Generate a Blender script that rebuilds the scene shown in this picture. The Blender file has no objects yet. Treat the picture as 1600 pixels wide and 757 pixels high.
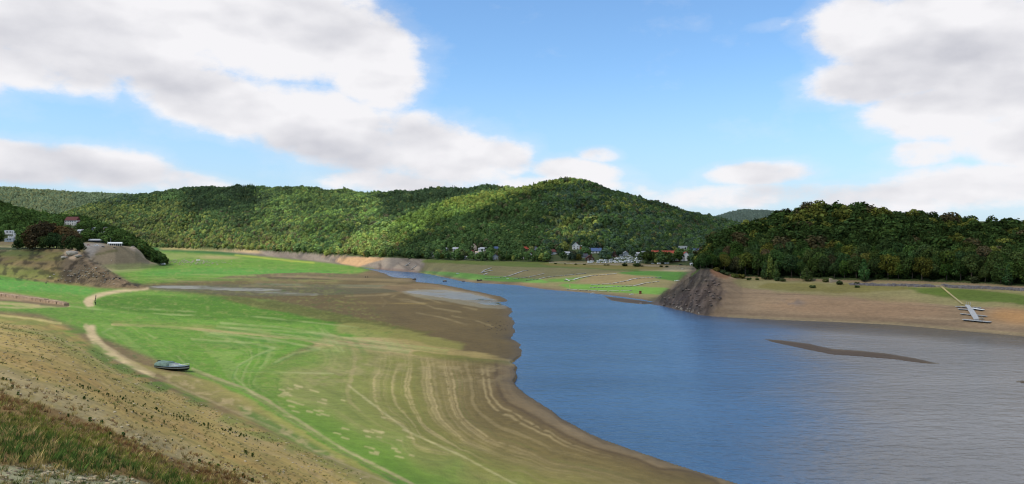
import bpy, math, random
import numpy as np
from mathutils import Vector, Matrix
random.seed(7)
rng = np.random.default_rng(11)
R = math.radians
F = 1230.0; CX = 800.0; HY = 372.0; H = 42.0      # focal length and horizon of the photo in pixels, eye height above the lake
scene = bpy.context.scene
COL = bpy.data.collections.new('place'); scene.collection.children.link(COL)

# ------------------------------------------------------------------ numpy noise
def _hash(ix, iy, seed):
    h = (ix.astype(np.int64) * 374761393 + iy.astype(np.int64) * 668265263 + seed * 974711) & 0x7fffffff
    h = ((h ^ (h >> 13)) * 1274126177) & 0x7fffffff
    return ((h ^ (h >> 16)) & 0xffff) / 65535.0
def vnoise(x, y, seed=0):
    x = np.asarray(x, float); y = np.asarray(y, float)
    ix = np.floor(x); iy = np.floor(y); fx = x - ix; fy = y - iy
    fx = fx * fx * (3 - 2 * fx); fy = fy * fy * (3 - 2 * fy)
    a = _hash(ix, iy, seed); b = _hash(ix + 1, iy, seed); c = _hash(ix, iy + 1, seed); d = _hash(ix + 1, iy + 1, seed)
    return (a + (b - a) * fx) * (1 - fy) + (c + (d - c) * fx) * fy
def fbm(x, y, octv=4, seed=0, gain=0.5):
    s = 0; a = 1; t = 0
    for o in range(octv):
        s = s + a * vnoise(x * 2 ** o + o * 17.3, y * 2 ** o + o * 9.1, seed + o * 31); t += a; a *= gain
    return s / t
def sstep(a, b, x):
    t = np.clip((x - a) / (b - a), 0, 1); return t * t * (3 - 2 * t)
def lin(c):
    c = np.asarray(c, float) / 255.0
    return np.where(c <= 0.04045, c / 12.92, ((c + 0.055) / 1.055) ** 2.4)

# ------------------------------------------------------------------ the lake outline (surveyed as image points, laid out on the level z = 0)
near_shore = [(2300,1200),(2000,1085),(1600,930),(1300,815),(1150,756),(1090,738),(1030,720),(985,706),(945,692),(912,677),(880,660),(862,646),(845,635),(822,622),(808,610),(802,600),(806,590),(803,582),(808,575),(800,568),(806,562),(814,556),(816,549),(811,543),(814,538),(806,533),(796,530),(803,525),(806,516),(802,508),(805,501),(796,494),(801,487),(796,481),(788,477.5),(778,474),(766,472.5),(752,470),(764,471),(781,472),(791,471.5),(793,469),(788,466),(778,463),(760,459),(737,454.5),(712,449),(689,444.5),(664,442.2),(650,441),(648,436.5),(641,435),(626,434.5),(613,433.5),(606,431),(601,428),(588,424.5),(577,422),(564,419)]
far_shore = [(575,419.6),(586,421),(600,422.2),(611,423.5),(625,424.5),(640,425.4),(655,426.3),(680,430),(700,435),(721,440),(744,442.5),(770,443.6),(786,444.2),(811,446.3),(830,449.5),(851,452.5),(880,455),(900,456.4),(914,457.5),(935,460),(950,461.5),(975,464.5),(1003,468.5),(1020,472),(1030,477),(1045,481),(1060,484.5),(1073,487),(1091,492),(1115,495),(1139,496.3),(1184,498.5),(1240,501),(1300,503),(1350,505.5),(1399,508),(1440,511.5),(1490,516),(1545,521),(1600,526),(1750,540),(2000,562),(2500,600)]
def wpt(px, py, z=0.0):
    Y = (H - z) * F / (py - HY); return ((px - CX) / F * Y, Y)
lake = np.array([wpt(*p) for p in near_shore] + [wpt(*p) for p in far_shore])
bars_px = [[(1193,530),(1225,532.5),(1262,537),(1300,545.5),(1340,548),(1385,552.5),(1430,560),(1472,569.8),(1440,568),(1400,562.5),(1350,558),(1300,554.5),(1262,547),(1230,540),(1205,534.5)],
           [(942,462.5),(960,465),(985,467.5),(1010,471),(1027,475.2),(1001,475.6),(975,473),(955,470)],
           [(1583,597),(1605,594),(1660,599),(1620,602)],
           [(1024,471.5),(1030,478),(1020,476.5),(1010,473)]]
bars = [np.array([wpt(*p) for p in b]) for b in bars_px]

def inside(poly, x, y):
    c = np.zeros(x.shape, bool); n = len(poly)
    for i in range(n):
        x0, y0 = poly[i]; x1, y1 = poly[(i + 1) % n]
        if y0 == y1: continue
        k = ((y0 > y) != (y1 > y)) & (x < (x1 - x0) * (y - y0) / (y1 - y0) + x0); c ^= k
    return c
def edge_dist(poly, x, y, closed=True):
    d = np.full(x.shape, 1e9); n = len(poly)
    for i in range(n if closed else n - 1):
        x0, y0 = poly[i]; x1, y1 = poly[(i + 1) % n]
        dx, dy = x1 - x0, y1 - y0; l = dx * dx + dy * dy + 1e-9
        t = np.clip(((x - x0) * dx + (y - y0) * dy) / l, 0, 1)
        d = np.minimum(d, (x - x0 - t * dx) ** 2 + (y - y0 - t * dy) ** 2)
    return np.sqrt(d)

# ------------------------------------------------------------------ terrain grid: columns fan out from the viewpoint, rows are distances
cols = np.concatenate([np.linspace(-1400, -60, 50, endpoint=False), np.arange(-60, 1660, 1.75), np.linspace(1661, 3000, 50)])
rows = [3.0]
while rows[-1] < 9000:
    y = rows[-1]
    s = 0.15 + 0.004 * y if y < 300 else 1.25 if y < 720 else 2.6 if y < 1250 else 13 if y < 3100 else 90
    rows.append(y + s)
rows = np.array(rows); NC, NR = len(cols), len(rows)
PX, YY = np.meshgrid(cols, rows, indexing='ij'); XX = (PX - CX) / F * YY

def Pz(px, py, z): return (px, (H - z) * F / (py - HY), z)          # a point of known height
def Py(px, py, Y): return (px, Y, H - (py - HY) * Y / F)            # a point of known distance
cols_u = np.arange(-1400, 3001, 2.0)
def loft(lines, soft=0):
    P = [np.array(sorted(l)) for l in lines]
    Ys = [np.interp(cols, p[:, 0], p[:, 1]) for p in P]; Zs = [np.interp(cols, p[:, 0], p[:, 2]) for p in P]
    if soft:
        k = np.exp(-.5 * (np.arange(-60, 61) / 13.0) ** 2); k /= k.sum()
        sm = lambda a: np.interp(cols, cols_u, np.convolve(np.pad(np.interp(cols_u, cols, a), 60, mode='edge'), k, 'valid'))
        Ys = [sm(y) for y in Ys[:soft]] + Ys[soft:]; Zs = [sm(z) for z in Zs[:soft]] + Zs[soft:]
    out = np.empty((NC, NR))
    for i in range(NC):
        a = np.array([y[i] for y in Ys]); b = np.array([z[i] for z in Zs])
        a = np.maximum.accumulate(a + np.arange(len(a)) * 1e-3)
        out[i] = np.interp(rows, a, b)
    return out
W = 1400
# near bank and the dry lake floor
zf = [(-1400,34),(-300,36.8),(0,36.2),(200,34.5),(400,29),(520,21),(650,9.6),(700,7.8),(800,5.5),(1000,2.3),(1150,0.3)]
L1 = [Pz(p, 757, z) for p, z in zf] + [(1300, 116, .2), (1600, 92, .2), (2000, 72, .2), (3000, 45, .2)]
toe = [(-1400,405,28),(-300,455,20),(0,493,14),(50,503,13),(100,522,11.8),(150,547,11),(200,574,10.3),(250,597,9.9),(300,622,9.5),(380,656,9.4),(450,690,9.3),(530,722,9.2),(640,756,9.2)]
L3 = [Pz(*t) for t in toe] + [(p, y + 1, z - .02) for p, y, z in [Pz(p, 757, z) for p, z in zf[7:]] + [(1300, 116, .2), (1600, 92, .2), (2000, 72, .2), (3000, 45, .2)]]
mid = [(-1400,395,22),(-300,430,16),(0,464,11),(100,478,8.5),(200,498,6.5),(300,520,6),(400,545,6.2),(500,585,6.0),(600,632,5.5),(700,690,4.6),(800,710,3.4),(1000,740,1.6),(1150,754,.2)]
L4 = [Pz(*t) for t in mid] + [(1300, 120, -1), (1600, 95, -1), (2000, 75, -1), (3000, 48, -1)]
L45 = [Pz(*t) for t in [(-300,412,13.5),(0,444,9.2),(150,463,4.8),(300,480,3.2),(450,500,3),(600,545,3),(700,590,2.6),(780,620,1.6)]] + [(1150,160,-3),(1600,120,-5),(3000,60,-6)]
L5 = [Pz(*t) for t in [(-300,400,10),(0,428,6),(150,450,2),(230,451,1.3),(350,454,1.1),(500,460,1.1),(600,470,1),(700,490,.9),(780,520,.7)]] + [(900, 400, -4), (1600, 250, -6), (3000, 100, -6)]
L6 = [Pz(*t) for t in [(-300,396,10),(0,415,6),(200,432,3.5),(400,434,2),(500,438,1.2),(600,442,.8),(700,452,.7),(780,470,.5)]] + [(900, 560, -4), (1600, 400, -5)]
L7 = [Pz(*t) for t in [(-300,393,8),(0,400,8),(200,412,5),(400,410,3.2),(500,416,1.8),(580,424,.7)]] + [(700, 960, -3), (1600, 800, -5)]
L8 = [Pz(*t) for t in [(-300,390,8),(0,391,8),(300,391,7.5),(400,397,5.5),(450,402,4),(500,408,2.5),(550,415,1)]] + [(600, 1090, -1), (700, 1200, -3), (1600, 1300, -3)]
L0 = [(-W, 3, 40), (0, 3, 39.2), (650, 3, 38.2), (1600, 3, 37), (3000, 3, 36)]
LE = [(-W, 9000, 30), (3000, 9000, 30)]
A = loft([L0, L1, L3, L4, L45, L5, L6, L7, L8, [(p, y + 900, z + 4) for p, y, z in L8], LE], 6)
PA = HY + (H - A) * F / YY; band = sstep(438, 446, PA) * (1 - sstep(484, 492, PA)) * (YY > 280)
A += (1 - .96 * band) * (fbm(XX / 14, YY / 14, 4, 3) - .5) * np.clip(YY / 120, .25, 1.1) * .9 * sstep(0, 4, A)
# peninsula on the left with its bluff
P = loft([[(-W, 500, -9), (-300, 600, -5), (0, 700, -4), (100, 640, -4), (200, 590, -4), (260, 600, -9)],
          [Pz(-300, 405, 16), Pz(0, 430, 7.5), Pz(60, 437, 5.5), Pz(120, 444, 3.5), Pz(180, 450, 2), (230, 628, 1.2), (245, 640, -9)],
          [Py(-300, 395, 830), Py(0, 407, 775), Py(60, 406, 735), Py(100, 404, 700), Py(130, 409, 680), Py(160, 424, 655), Py(190, 440, 640), Py(215, 449, 636), (232, 636, 1), (245, 645, -9)],
          [Py(-300, 385, 860), Py(0, 390, 815), Py(60, 389, 780), Py(95, 390, 745), Py(122, 392, 720), Py(140, 402, 690), Py(160, 416, 665), Py(190, 437, 648), Py(215, 448, 641), (232, 642, 1), (245, 650, -9)],
          [Py(-300, 384, 900), Py(0, 387, 870), Py(60, 387, 840), Py(100, 389, 800), Py(122, 394, 750), Py(140, 406, 710), Py(160, 425, 685), (190, 665, 3), (215, 655, 1), (232, 650, 0), (245, 660, -9)],
          [(-W, 950, 30), (0, 930, 20), (100, 860, 10), (122, 800, 4), (140, 760, 0), (160, 720, -3), (245, 700, -9)],
          [(-W, 1050, -9), (100, 900, -9), (245, 800, -9)]])
ridge = lambda s, o=0: 1 - 2 * np.abs(fbm(XX / s + o, YY / s, 4, 5 + int(s)) - .5)
P += (ridge(9) - .6) * 3.0 * sstep(70, 140, PX) * sstep(3, 10, P) + (fbm(XX / 10, YY / 10, 4, 8) - .5) * 1.6
# campsite headland and wooded village hill behind it
V = loft([[(-W, 850, -9), (0, 880, -5), (180, 900, -6), (290, 1000, -9)],
          [Py(-300, 400, 900), Py(0, 405, 900), Py(130, 414, 930), Py(180, 414, 950), Py(220, 413, 990), Py(245, 412, 1040), (262, 1100, 2), (290, 1150, -9)],
          [Py(-300, 392, 960), Py(0, 390, 960), Py(100, 387, 960), Py(140, 385, 965), Py(180, 385, 980), Py(212, 388, 1010), Py(228, 400, 1060), Py(245, 409, 1080), (262, 1130, 4), (290, 1180, -9)],
          [Py(-300, 378, 1040), Py(0, 379, 1040), Py(100, 380, 1030), Py(140, 381, 1030), Py(180, 382, 1040), Py(212, 386, 1060), Py(228, 396, 1100), Py(245, 406, 1120), (262, 1160, 4), (290, 1220, -9)],
          [Py(-300, 350, 1150), Py(0, 350, 1150), Py(100, 358, 1150), Py(150, 364, 1150), Py(190, 376, 1150), Py(215, 386, 1150), Py(228, 396, 1160), (245, 1180, 8), (290, 1250, -9)],
          [Py(-300, 312, 1400), Py(0, 326, 1400), Py(50, 337, 1400), Py(90, 345, 1380), Py(130, 350, 1350), Py(170, 359, 1300), Py(200, 371, 1260), Py(215, 381, 1240), Py(228, 394, 1220), (245, 1240, 8), (290, 1300, -9)],
          [(-W, 2000, -9), (290, 1500, -9)]])
V += (fbm(XX / 30, YY / 30, 4, 18) - .5) * 4 * sstep(2, 12, V)
# the long wooded hill on the left, the round hill above the village, the two far ridges
H1 = loft([[(-W, 2100, -9), (250, 2150, -5), (400, 1740, -4), (500, 1320, -4), (586, 1030, -4), (700, 1300, -9), (1000, 1500, -9)],
           [Pz(-300, 387, 8), Pz(200, 389.5, 8), Pz(300, 391, 7.5), Pz(350, 393, 6.7), Pz(400, 397, 5.7), Pz(450, 402, 4), Pz(500, 408, 2.5), Pz(550, 415, .8), Pz(586, 421, 0), Pz(611, 423.5, 0), (660, 1020, 0), (760, 1400, -9)],
           [Py(-300, 384, 2500), Py(200, 385, 2470), Py(300, 388, 2250), Py(350, 389, 2060), Py(400, 391, 1830), Py(450, 394, 1610), Py(500, 397, 1400), Py(550, 400, 1225), Py(600, 402, 1110), Py(660, 403, 1090), (800, 1500, -9)],
           [Py(-300, 345, 2800), Py(100, 352, 2700), Py(200, 345, 2650), Py(300, 340, 2500), Py(400, 338, 2250), Py(500, 340, 1950), Py(600, 350, 1600), Py(700, 352, 1700), (850, 1800, 50), (1000, 1800, 40)],
           [Py(-300, 345, 3000), Py(60, 350, 3000), Py(100, 338, 3000), Py(150, 320, 3000), Py(200, 309, 2950), Py(250, 303, 2900), Py(300, 299, 2850), Py(370, 296, 2750), Py(450, 298, 2650), Py(530, 302, 2500), Py(570, 309, 2300), Py(600, 310, 2200), Py(640, 304, 2100), Py(700, 299, 2100), Py(760, 298, 2100), Py(800, 304, 2100), Py(900, 330, 2100), (1000, 2100, 44)],
           [(-W, 3700, 60), (1000, 3700, 44), (3000, 3700, 44)], LE])
H2 = loft([[(-W, 1300, -9), (560, 1150, -9), (640, 900, -5), (700, 780, -5), (811, 660, -5), (914, 580, -5), (1003, 520, -5), (1040, 500, -5), (1100, 480, -9), (3000, 480, -9)],
           [(480, 1500, -9), (560, 1200, 0), Pz(611, 423.5, 0), Pz(655, 426.3, 0), Pz(700, 435, 0), Pz(744, 442.5, 0), Pz(811, 446.3, 0), Pz(851, 452.5, 0), Pz(914, 457.5, 0), Pz(950, 461.5, 0), Pz(1003, 468.5, 0), Pz(1030, 474, 0), Pz(1110, 478, 0), Pz(1300, 480, 0)],
           [(480, 1550, -9), Py(560, 401, 1190), Py(620, 403, 1050), Py(660, 405, 985), Py(700, 407, 930), Py(760, 408.5, 880), Py(850, 410, 830), Py(880, 410, 815), Py(1000, 415, 760), Py(1090, 418, 730), Py(1300, 420, 720)],
           [(480, 1600, -9), Py(560, 395, 1250), Py(660, 398, 1060), Py(760, 399, 960), Py(880, 399, 900), Py(1000, 403, 860), Py(1090, 402, 840), Py(1300, 405, 820)],
           [(480, 1640, -9), Py(560, 392, 1300), Py(660, 372, 1180), Py(760, 366, 1130), Py(880, 362, 1100), Py(1000, 372, 1060), Py(1090, 382, 1020), Py(1300, 395, 1000)],
           [(480, 1650, -9), Py(540, 397, 1500), Py(560, 391, 1480), Py(620, 357, 1500), Py(680, 330, 1550), Py(740, 313, 1600), Py(800, 300, 1620), Py(850, 293, 1620), Py(890, 291, 1600), Py(930, 296, 1580), Py(980, 311, 1550), Py(1030, 327, 1520), Py(1080, 342, 1500), Py(1120, 353, 1450), Py(1180, 366, 1400), Py(1250, 380, 1350), Py(1300, 390, 1300)],
           [(-W, 2500, -9), (480, 2500, -9), (600, 2500, 40), (3000, 2500, 40)], [(-W, 3000, -9), (480, 3000, -9), (600, 3000, 40), (3000, 3000, 40)], [(-W, 9000, -9), (480, 9000, -9), (600, 9000, 30), (3000, 9000, 30)]])
for Hh, s in ((H1, 140), (H2, 110)):
    Hh += (ridge(s, 2) - .62) * 26 * sstep(25, 70, Hh) * (1 - sstep(.82, 1.0, 0))
g = ridge(16, 7); cliff = sstep(.5, 6, H1) * (1 - sstep(16, 24, H1)) * (PX > 420)
H1 += (g - .6) * 5 * cliff
H2 += (fbm(XX / 25, YY / 10, 4, 44) - .5) * 1.2 * sstep(1, 5, H2)
H0 = loft([[(-W, 3300, -9), (400, 3300, -9)], [(-W, 3500, 30), (400, 3500, 30)],
           [Py(-300, 292, 4600), Py(0, 293, 4600), Py(60, 297, 4600), Py(120, 302, 4600), Py(190, 304, 4600), Py(260, 312, 4600), (400, 4600, 60)], [(-W, 6000, 80), (3000, 6000, 60)], LE])
H4 = loft([[(-W, 3600, -9), (3000, 3600, -9)], [(-W, 3900, 30), (3000, 3900, 30)],
           [Py(1000, 362, 4800), Py(1060, 356, 4800), Py(1090, 350, 4800), Py(1110, 343, 4800), Py(1140, 333.5, 4800), Py(1165, 330.5, 4800), Py(1200, 331, 4800), Py(1230, 334, 4800), Py(1300, 345, 4800), Py(3000, 350, 4800)], [(-W, 6500, 60), (3000, 6500, 60)], LE])
# the right bank: rocky spur, bare beach, wooded rise
sh = [(1020, 472), (1030, 477), (1060, 484.5), (1091, 492), (1139, 496.3), (1184, 498.5), (1240, 501), (1300, 503), (1399, 508), (1490, 516), (1600, 526), (2000, 562), (2500, 600)]
RB = loft([[(980, 330, -9), (1020, 430, -6), (1100, 380, -5), (1400, 320, -6), (1600, 280, -6), (2500, 180, -6)],
           [(980, 500, -9)] + [Pz(a, b, 0) for a, b in sh],
           [(980, 510, -9), Py(1022, 471, 522), Py(1040, 467, 495), Py(1060, 460, 480), Py(1080, 452, 472), Py(1100, 440, 468), Py(1125, 444, 462), Py(1160, 462, 446), Py(1250, 468, 428), Py(1400, 474, 410), Py(1600, 488, 365), Py(2500, 540, 270)],
           [(980, 520, -9), Py(1022, 470.5, 530), Py(1040, 464, 508), Py(1060, 454, 496), Py(1080, 439, 492), Py(1095, 420, 494), Py(1110, 421, 496), Py(1130, 428, 498), Py(1160, 434, 500), Py(1200, 436, 495), Py(1300, 440, 470), Py(1400, 441, 446), Py(1500, 444, 428), Py(1600, 450, 400), Py(2500, 480, 300)],
           [(980, 560, -9), (1022, 560, -3), (1040, 550, 3), (1060, 540, 3), Py(1080, 441, 530), Py(1095, 416, 528), Py(1110, 411, 530), Py(1130, 411, 530), Py(1200, 410, 530), Py(1300, 408, 510), Py(1400, 411, 486), Py(1600, 420, 440), Py(2500, 450, 340)],
           [(980, 660, -9), (1040, 640, -5), (1080, 610, 8), (1095, 600, 18), Py(1110, 396, 590), Py(1130, 385, 600), Py(1160, 373, 610), Py(1200, 363, 620), Py(1240, 353, 620), Py(1290, 349, 610), Py(1350, 353, 600), Py(1450, 360, 590), Py(1520, 367, 580), Py(1600, 376, 560), Py(2500, 390, 480)],
           [(980, 800, -9), (1100, 760, 10), (1200, 800, 25), (3000, 700, 30)],
           [(-W, 2500, -9), (1000, 1000, -9), (1200, 1200, 20), (3000, 1000, 30)]])
rocky = (1 - .75 * sstep(13, 22, RB)) * (1 - sstep(1100, 1150, PX)) * sstep(-1, 3, RB) * (PX > 1000)
RB += (ridge(13, 3) - .68) * 5.5 * rocky * (1 - .5 * sstep(490, 520, YY)) + (ridge(4, 9) - .6) * 3.4 * rocky + (1 - 2 * np.abs(fbm((XX * .8 + YY * .5) / 5, (YY * .8 - XX * .5) / 22, 3, 66) - .5) - .6) * 4.0 * rocky
RB += (fbm(XX / 30, YY / 12, 4, 77) - .5) * 1.0 * sstep(1, 5, RB)
Z = np.maximum.reduce([A, P, V, H1, H2, H0, H4, RB])
comp = np.argmax(np.stack([A, P, V, H1, H2, H0, H4, RB]), axis=0)
near = (YY < 1300)
X1 = XX[near]; Y1 = YY[near]; z1 = Z[near]
wob = (fbm(X1 / 9, Y1 / 9, 3, 91) - .5) * np.clip(Y1 / 100, 1, 5) * .6
ins = inside(lake, X1 + wob, Y1 + wob * .6); d = edge_dist(lake, X1 + wob, Y1 + wob * .6)
wet1 = np.where(ins, 0, np.exp(-d / 5))
z1 = np.where(ins, np.minimum(z1, -.04 - .05 * np.minimum(d, 60)), np.maximum(z1, np.minimum(.03 + .03 * d, 2.0) * np.where(comp[near] == 0, 1, .2)))
for b in bars:
    ib = inside(b, X1, Y1); db = edge_dist(b, X1, Y1)
    z1 = np.where(ib, np.maximum(z1, .05 + .035 * np.minimum(db, 6)), z1); wet1 = np.where(ib, np.exp(-db / 8), wet1)
Z[near] = z1
WET = np.zeros_like(Z); WET[near] = wet1
PYY = HY + (H - Z) * F / YY
# points the viewpoint can see: the highest sight line so far
SEEN = PYY <= np.minimum.accumulate(PYY, axis=1) + 1.2

def zat(X, Y):
    X = np.asarray(X, float); Y = np.asarray(Y, float)
    px = CX + X / Y * F
    i = np.interp(px, cols, np.arange(NC)); j = np.interp(Y, rows, np.arange(NR))
    i0 = np.clip(i.astype(int), 0, NC - 2); j0 = np.clip(j.astype(int), 0, NR - 2); a = i - i0; b = j - j0
    return (Z[i0, j0] * (1 - a) + Z[i0 + 1, j0] * a) * (1 - b) + (Z[i0, j0 + 1] * (1 - a) + Z[i0 + 1, j0 + 1] * a) * b
def ground(px, py, ymin=0, ymax=8000):
    """where the land seen at an image point lies"""
    i = int(np.argmin(abs(cols - px))); c = PYY[i]
    k = np.where((c <= py) & (rows > ymin) & (rows < ymax))[0]
    j = k[0] if len(k) else int(np.argmin(abs(c - py) + 1e6 * ((rows < ymin) | (rows > ymax))))
    if j > 0 and c[j - 1] > py: t = (c[j - 1] - py) / (c[j - 1] - c[j]); Y = rows[j - 1] + t * (rows[j] - rows[j - 1])
    else: Y = rows[j]
    X = (px - CX) / F * Y
    return Vector((X, Y, float(zat(X, Y))))
# ------------------------------------------------------------------ ground cover map: one map of what grows or lies where, kept in coordinates of the ground grid
U0, V0, UW, VH = -260, 376, 2300, 560
canvas = np.zeros((VH, UW, 3)); canvas[:] = lin((118, 104, 72))
gx, gy = np.meshgrid(np.arange(UW) + U0 + .5, np.arange(VH) + V0 + .5)
def blur(m, bx, by):
    for ax, b in ((1, bx), (0, by)):
        b = int(round(b))
        if b < 1: continue
        for _ in range(2):
            p = np.pad(m, [(b + 1, b) if a == ax else (0, 0) for a in (0, 1)], mode='edge'); c = np.cumsum(p, axis=ax)
            n = 2 * b + 1
            m = (c.take(range(n, c.shape[ax]), axis=ax) - c.take(range(0, c.shape[ax] - n), axis=ax)) / n
    return m
NS = fbm(gx / 46, gy / 7, 5, 201); NB = fbm(gx / 13, gy / 5, 4, 202); NT = fbm(gx / 120, gy / 3.2, 4, 203)
def area(pts, bx=4, by=2, breakup=0, n=None):
    pts = np.array(pts, float); out = np.zeros_like(gx); px_, py_ = int(bx * 2 + 3), int(by * 2 + 3)
    x0, y0 = pts.min(0); x1, y1 = pts.max(0)
    sl = (slice(max(0, int(y0 - V0) - py_), max(0, min(VH, int(y1 - V0) + py_ + 1))), slice(max(0, int(x0 - U0) - px_), max(0, min(UW, int(x1 - U0) + px_ + 1))))
    if out[sl].size == 0: return out
    m = blur(inside(pts, gx[sl], gy[sl]).astype(float), bx, by)
    if breakup: m = sstep(.5 - .22, .5 + .22, m + ((NS if n is None else n)[sl] - .5) * breakup * (m > .02) * 2 * np.minimum(1, 4 * m * (1.3 - m)))
    out[sl] = m; return out
def paint(pts, rgb, bx=4, by=2, a=1.0, breakup=0, n=None):
    m = area(pts, bx, by, breakup, n)[..., None] * a
    canvas[:] = canvas * (1 - m) + lin(rgb) * m
def line(pts, rgb, w=1.5, a=1.0, breakup=0, soft=1.0):
    pts = np.array(pts, float); x0, y0 = pts.min(0) - 12 - w; x1, y1 = pts.max(0) + 12 + w
    sl = (slice(max(0, int(y0 - V0)), max(0, int(y1 - V0))), slice(max(0, int(x0 - U0)), max(0, int(x1 - U0))))
    if canvas[sl].size == 0: return
    d_ = edge_dist(pts, gx[sl], gy[sl], False) + (NB[sl] - .5) * 2.2 * min(1, w / 1.5); soft = max(soft, 1.6); a = a * .85
    m = (1 - sstep(w * .5, w * .5 + soft, d_)) * a
    if breakup: m = m * (1 - breakup * (1 - sstep(.35, .6, NS[sl])))
    m = m[..., None]; canvas[sl] = canvas[sl] * (1 - m) + lin(rgb) * m
def tint(m, rgb, a=1.0):
    m = np.clip(m * a, 0, 1)[..., None]; canvas[:] = canvas * (1 - m) + lin(rgb) * m
GREEN = (88, 124, 36); DEEP = (66, 104, 10); TAN = (142, 122, 74); MUD = (92, 78, 52); PALE = (160, 140, 104); GREY = (116, 104, 84)
full = [(-260, 376), (2040, 376), (2040, 936), (-260, 936)]
# open lake floor ------------------------------------------------------
paint([(-260,400),(620,400),(900,480),(860,936),(-260,936)], (104, 88, 58), 8, 3)
paint([(-260,385),(205,385),(260,388),(330,393),(400,399),(470,406),(520,411),(590,419),(560,427),(500,432),(430,436),(330,440),(230,446),(-260,446)], GREEN, 4, 1.2)
paint([(190,384),(330,391),(400,398),(420,401),(360,399),(260,393),(190,393)], (44, 88, 34), 5, 1)
paint([(150,396),(260,395),(340,399),(380,402),(300,404),(230,410),(160,412)], (112, 128, 60), 8, 1.2)
paint([(318,399),(375,402),(370,405),(310,405)], (142, 134, 84), 8, 1)
paint([(225,424),(330,419),(470,422),(560,426),(470,431),(330,430),(225,432)], (70, 128, 44), 12, 2, .7)
paint([(376,430),(480,425),(600,432),(640,437),(655,443),(620,444),(520,441),(400,438),(330,437)], (98, 84, 58), 14, 1, 1, .6, NT)
paint([(420,431),(620,436),(642,437),(646,441),(560,438.5),(440,434)], (132, 114, 86), 12, .6, .8, .5, NT)
paint([(215,444),(300,440),(420,440),(640,443),(700,452),(790,466),(796,480),(806,510),(812,560),(760,575),(690,560),(640,540),(560,510),(480,488),(390,472),(300,463),(240,456)], (96, 80, 53), 10, 1.6)
paint([(230,447),(450,444),(640,449),(640,456),(520,461),(420,464),(330,459),(240,454)], (90, 84, 66), 10, 1, .9, .4, NT)
for (a, b, c, y, col_) in [(205,560,1.2,436,(132,126,84)),(250,620,1,439.5,(128,110,84)),(370,640,.8,447,(138,122,98)),(330,600,1.1,443.5,(120,120,104)),(440,700,.9,472,(138,116,72)),(230,420,.8,433,(120,132,72)),(260,400,.8,428,(120,136,70)),(420,560,.8,434.5,(66,58,40))]:
    line([(a, y), ((a + b) / 2, y + 1.6), (b, y + 3.4)], col_, c, .75, .9)
paint([(590,448),(655,443),(740,456),(790,469),(700,466),(640,462)], (122, 100, 78), 8, 1, .8, .5)
paint([(622,456),(640,453.5),(660,452.5),(700,453),(745,459),(775,468),(794,478),(792,483),(760,482),(700,472),(660,466)], (126, 118, 108), 4, 1.2, .8, .5, NT)
for pts in ([(600,460),(625,458),(610,466),(640,469),(655,474)],[(640,462),(670,468),(690,474),(720,479),(745,484)],[(625,470),(660,474),(680,482),(720,488)],[(540,463),(600,461),(640,456),(652,452)],[(596,466),(604,472),(598,478)],[(560,443),(640,447),(700,452),(730,458)],[(706,494),(740,500),(770,510)],[(650,489),(690,496),(730,508)]):
    line(pts, (150, 132, 104), 1.0, .45, .8)
# the green basin on the left
paint([(-260,424),(0,430),(100,440),(150,448),(215,452),(300,458),(340,463),(420,470),(500,486),(560,500),(620,515),(600,530),(520,530),(470,545),(440,560),(400,590),(420,640),(560,730),(620,800),(560,800),(500,720),(380,620),(240,560),(140,520),(60,490),(-260,470)], GREEN, 5, 2)
paint([(150,463),(220,462),(330,464),(420,472),(500,486),(570,500),(560,512),(480,506),(380,500),(240,494),(170,484),(145,474)], DEEP, 14, 4, .95, .4)
paint([(330,463),(420,470),(520,488),(600,506),(680,520),(660,532),(600,520),(500,500),(420,484)], (92, 86, 40), 10, 3, .8, .5)
paint([(-260,432),(0,434),(120,447),(150,452),(140,462),(60,456),(-260,446)], (78, 132, 44), 6, 1.5)
paint([(540,500),(640,516),(740,540),(700,552),(600,536),(520,520)], (128, 124, 68), 14, 3, .8, .6)
paint([(500,522),(620,530),(720,548),(800,562),(806,574),(760,572),(680,566),(600,556),(500,545)], (150, 132, 90), 12, 3, .85, .6)
paint([(640,548),(720,556),(800,566),(800,572),(720,566),(650,556)], (96, 100, 38), 8, 2, .8, .4)
# curved old water lines between the green and the shore
curves = {0: [(815,552),(802,575),(804,610),(845,636),(880,661),(945,693),(1030,721),(1150,757),(1300,816),(1600,932)],
          1: [(762,560),(762,600),(800,645),(860,680),(950,712),(1060,742),(1150,775)],
          2: [(715,568),(728,640),(775,682),(860,716),(990,745),(1100,775)],
          3: [(678,562),(690,620),(712,668),(775,706),(900,742),(1000,770)],
          4: [(640,560),(640,610),(662,660),(720,702),(800,735),(900,765)],
          5: [(600,556),(592,605),(605,650),(650,692),(740,735),(830,768)],
          6: [(530,556),(462,588),(462,612),(530,638),(630,684),(715,722),(810,760),(900,800)],
          7: [(470,552),(405,582),(398,600),(440,632),(540,688),(640,742),(700,780)],
          8: [(380,560),(330,575),(350,597),(420,640),(520,700),(620,757),(700,800)]}
cp = np.array([(x, y, s) for s, c in curves.items() for x, y in c], float)
def tps(cp):
    n = len(cp); d_ = np.hypot(cp[:, None, 0] - cp[None, :, 0], cp[:, None, 1] - cp[None, :, 1]) / 100
    K = d_ + np.eye(n) * .02; Pm = np.c_[np.ones(n), cp[:, :2] / 100]
    M = np.block([[K, Pm], [Pm.T, np.zeros((3, 3))]]); return np.linalg.solve(M, np.r_[cp[:, 2], 0, 0, 0])
wts = tps(cp); S = np.zeros_like(gx)
for k in range(len(cp)): S += wts[k] * np.hypot(gx - cp[k, 0], gy - cp[k, 1]) / 100
S += wts[-3] + wts[-2] * gx / 100 + wts[-1] * gy / 100
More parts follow.
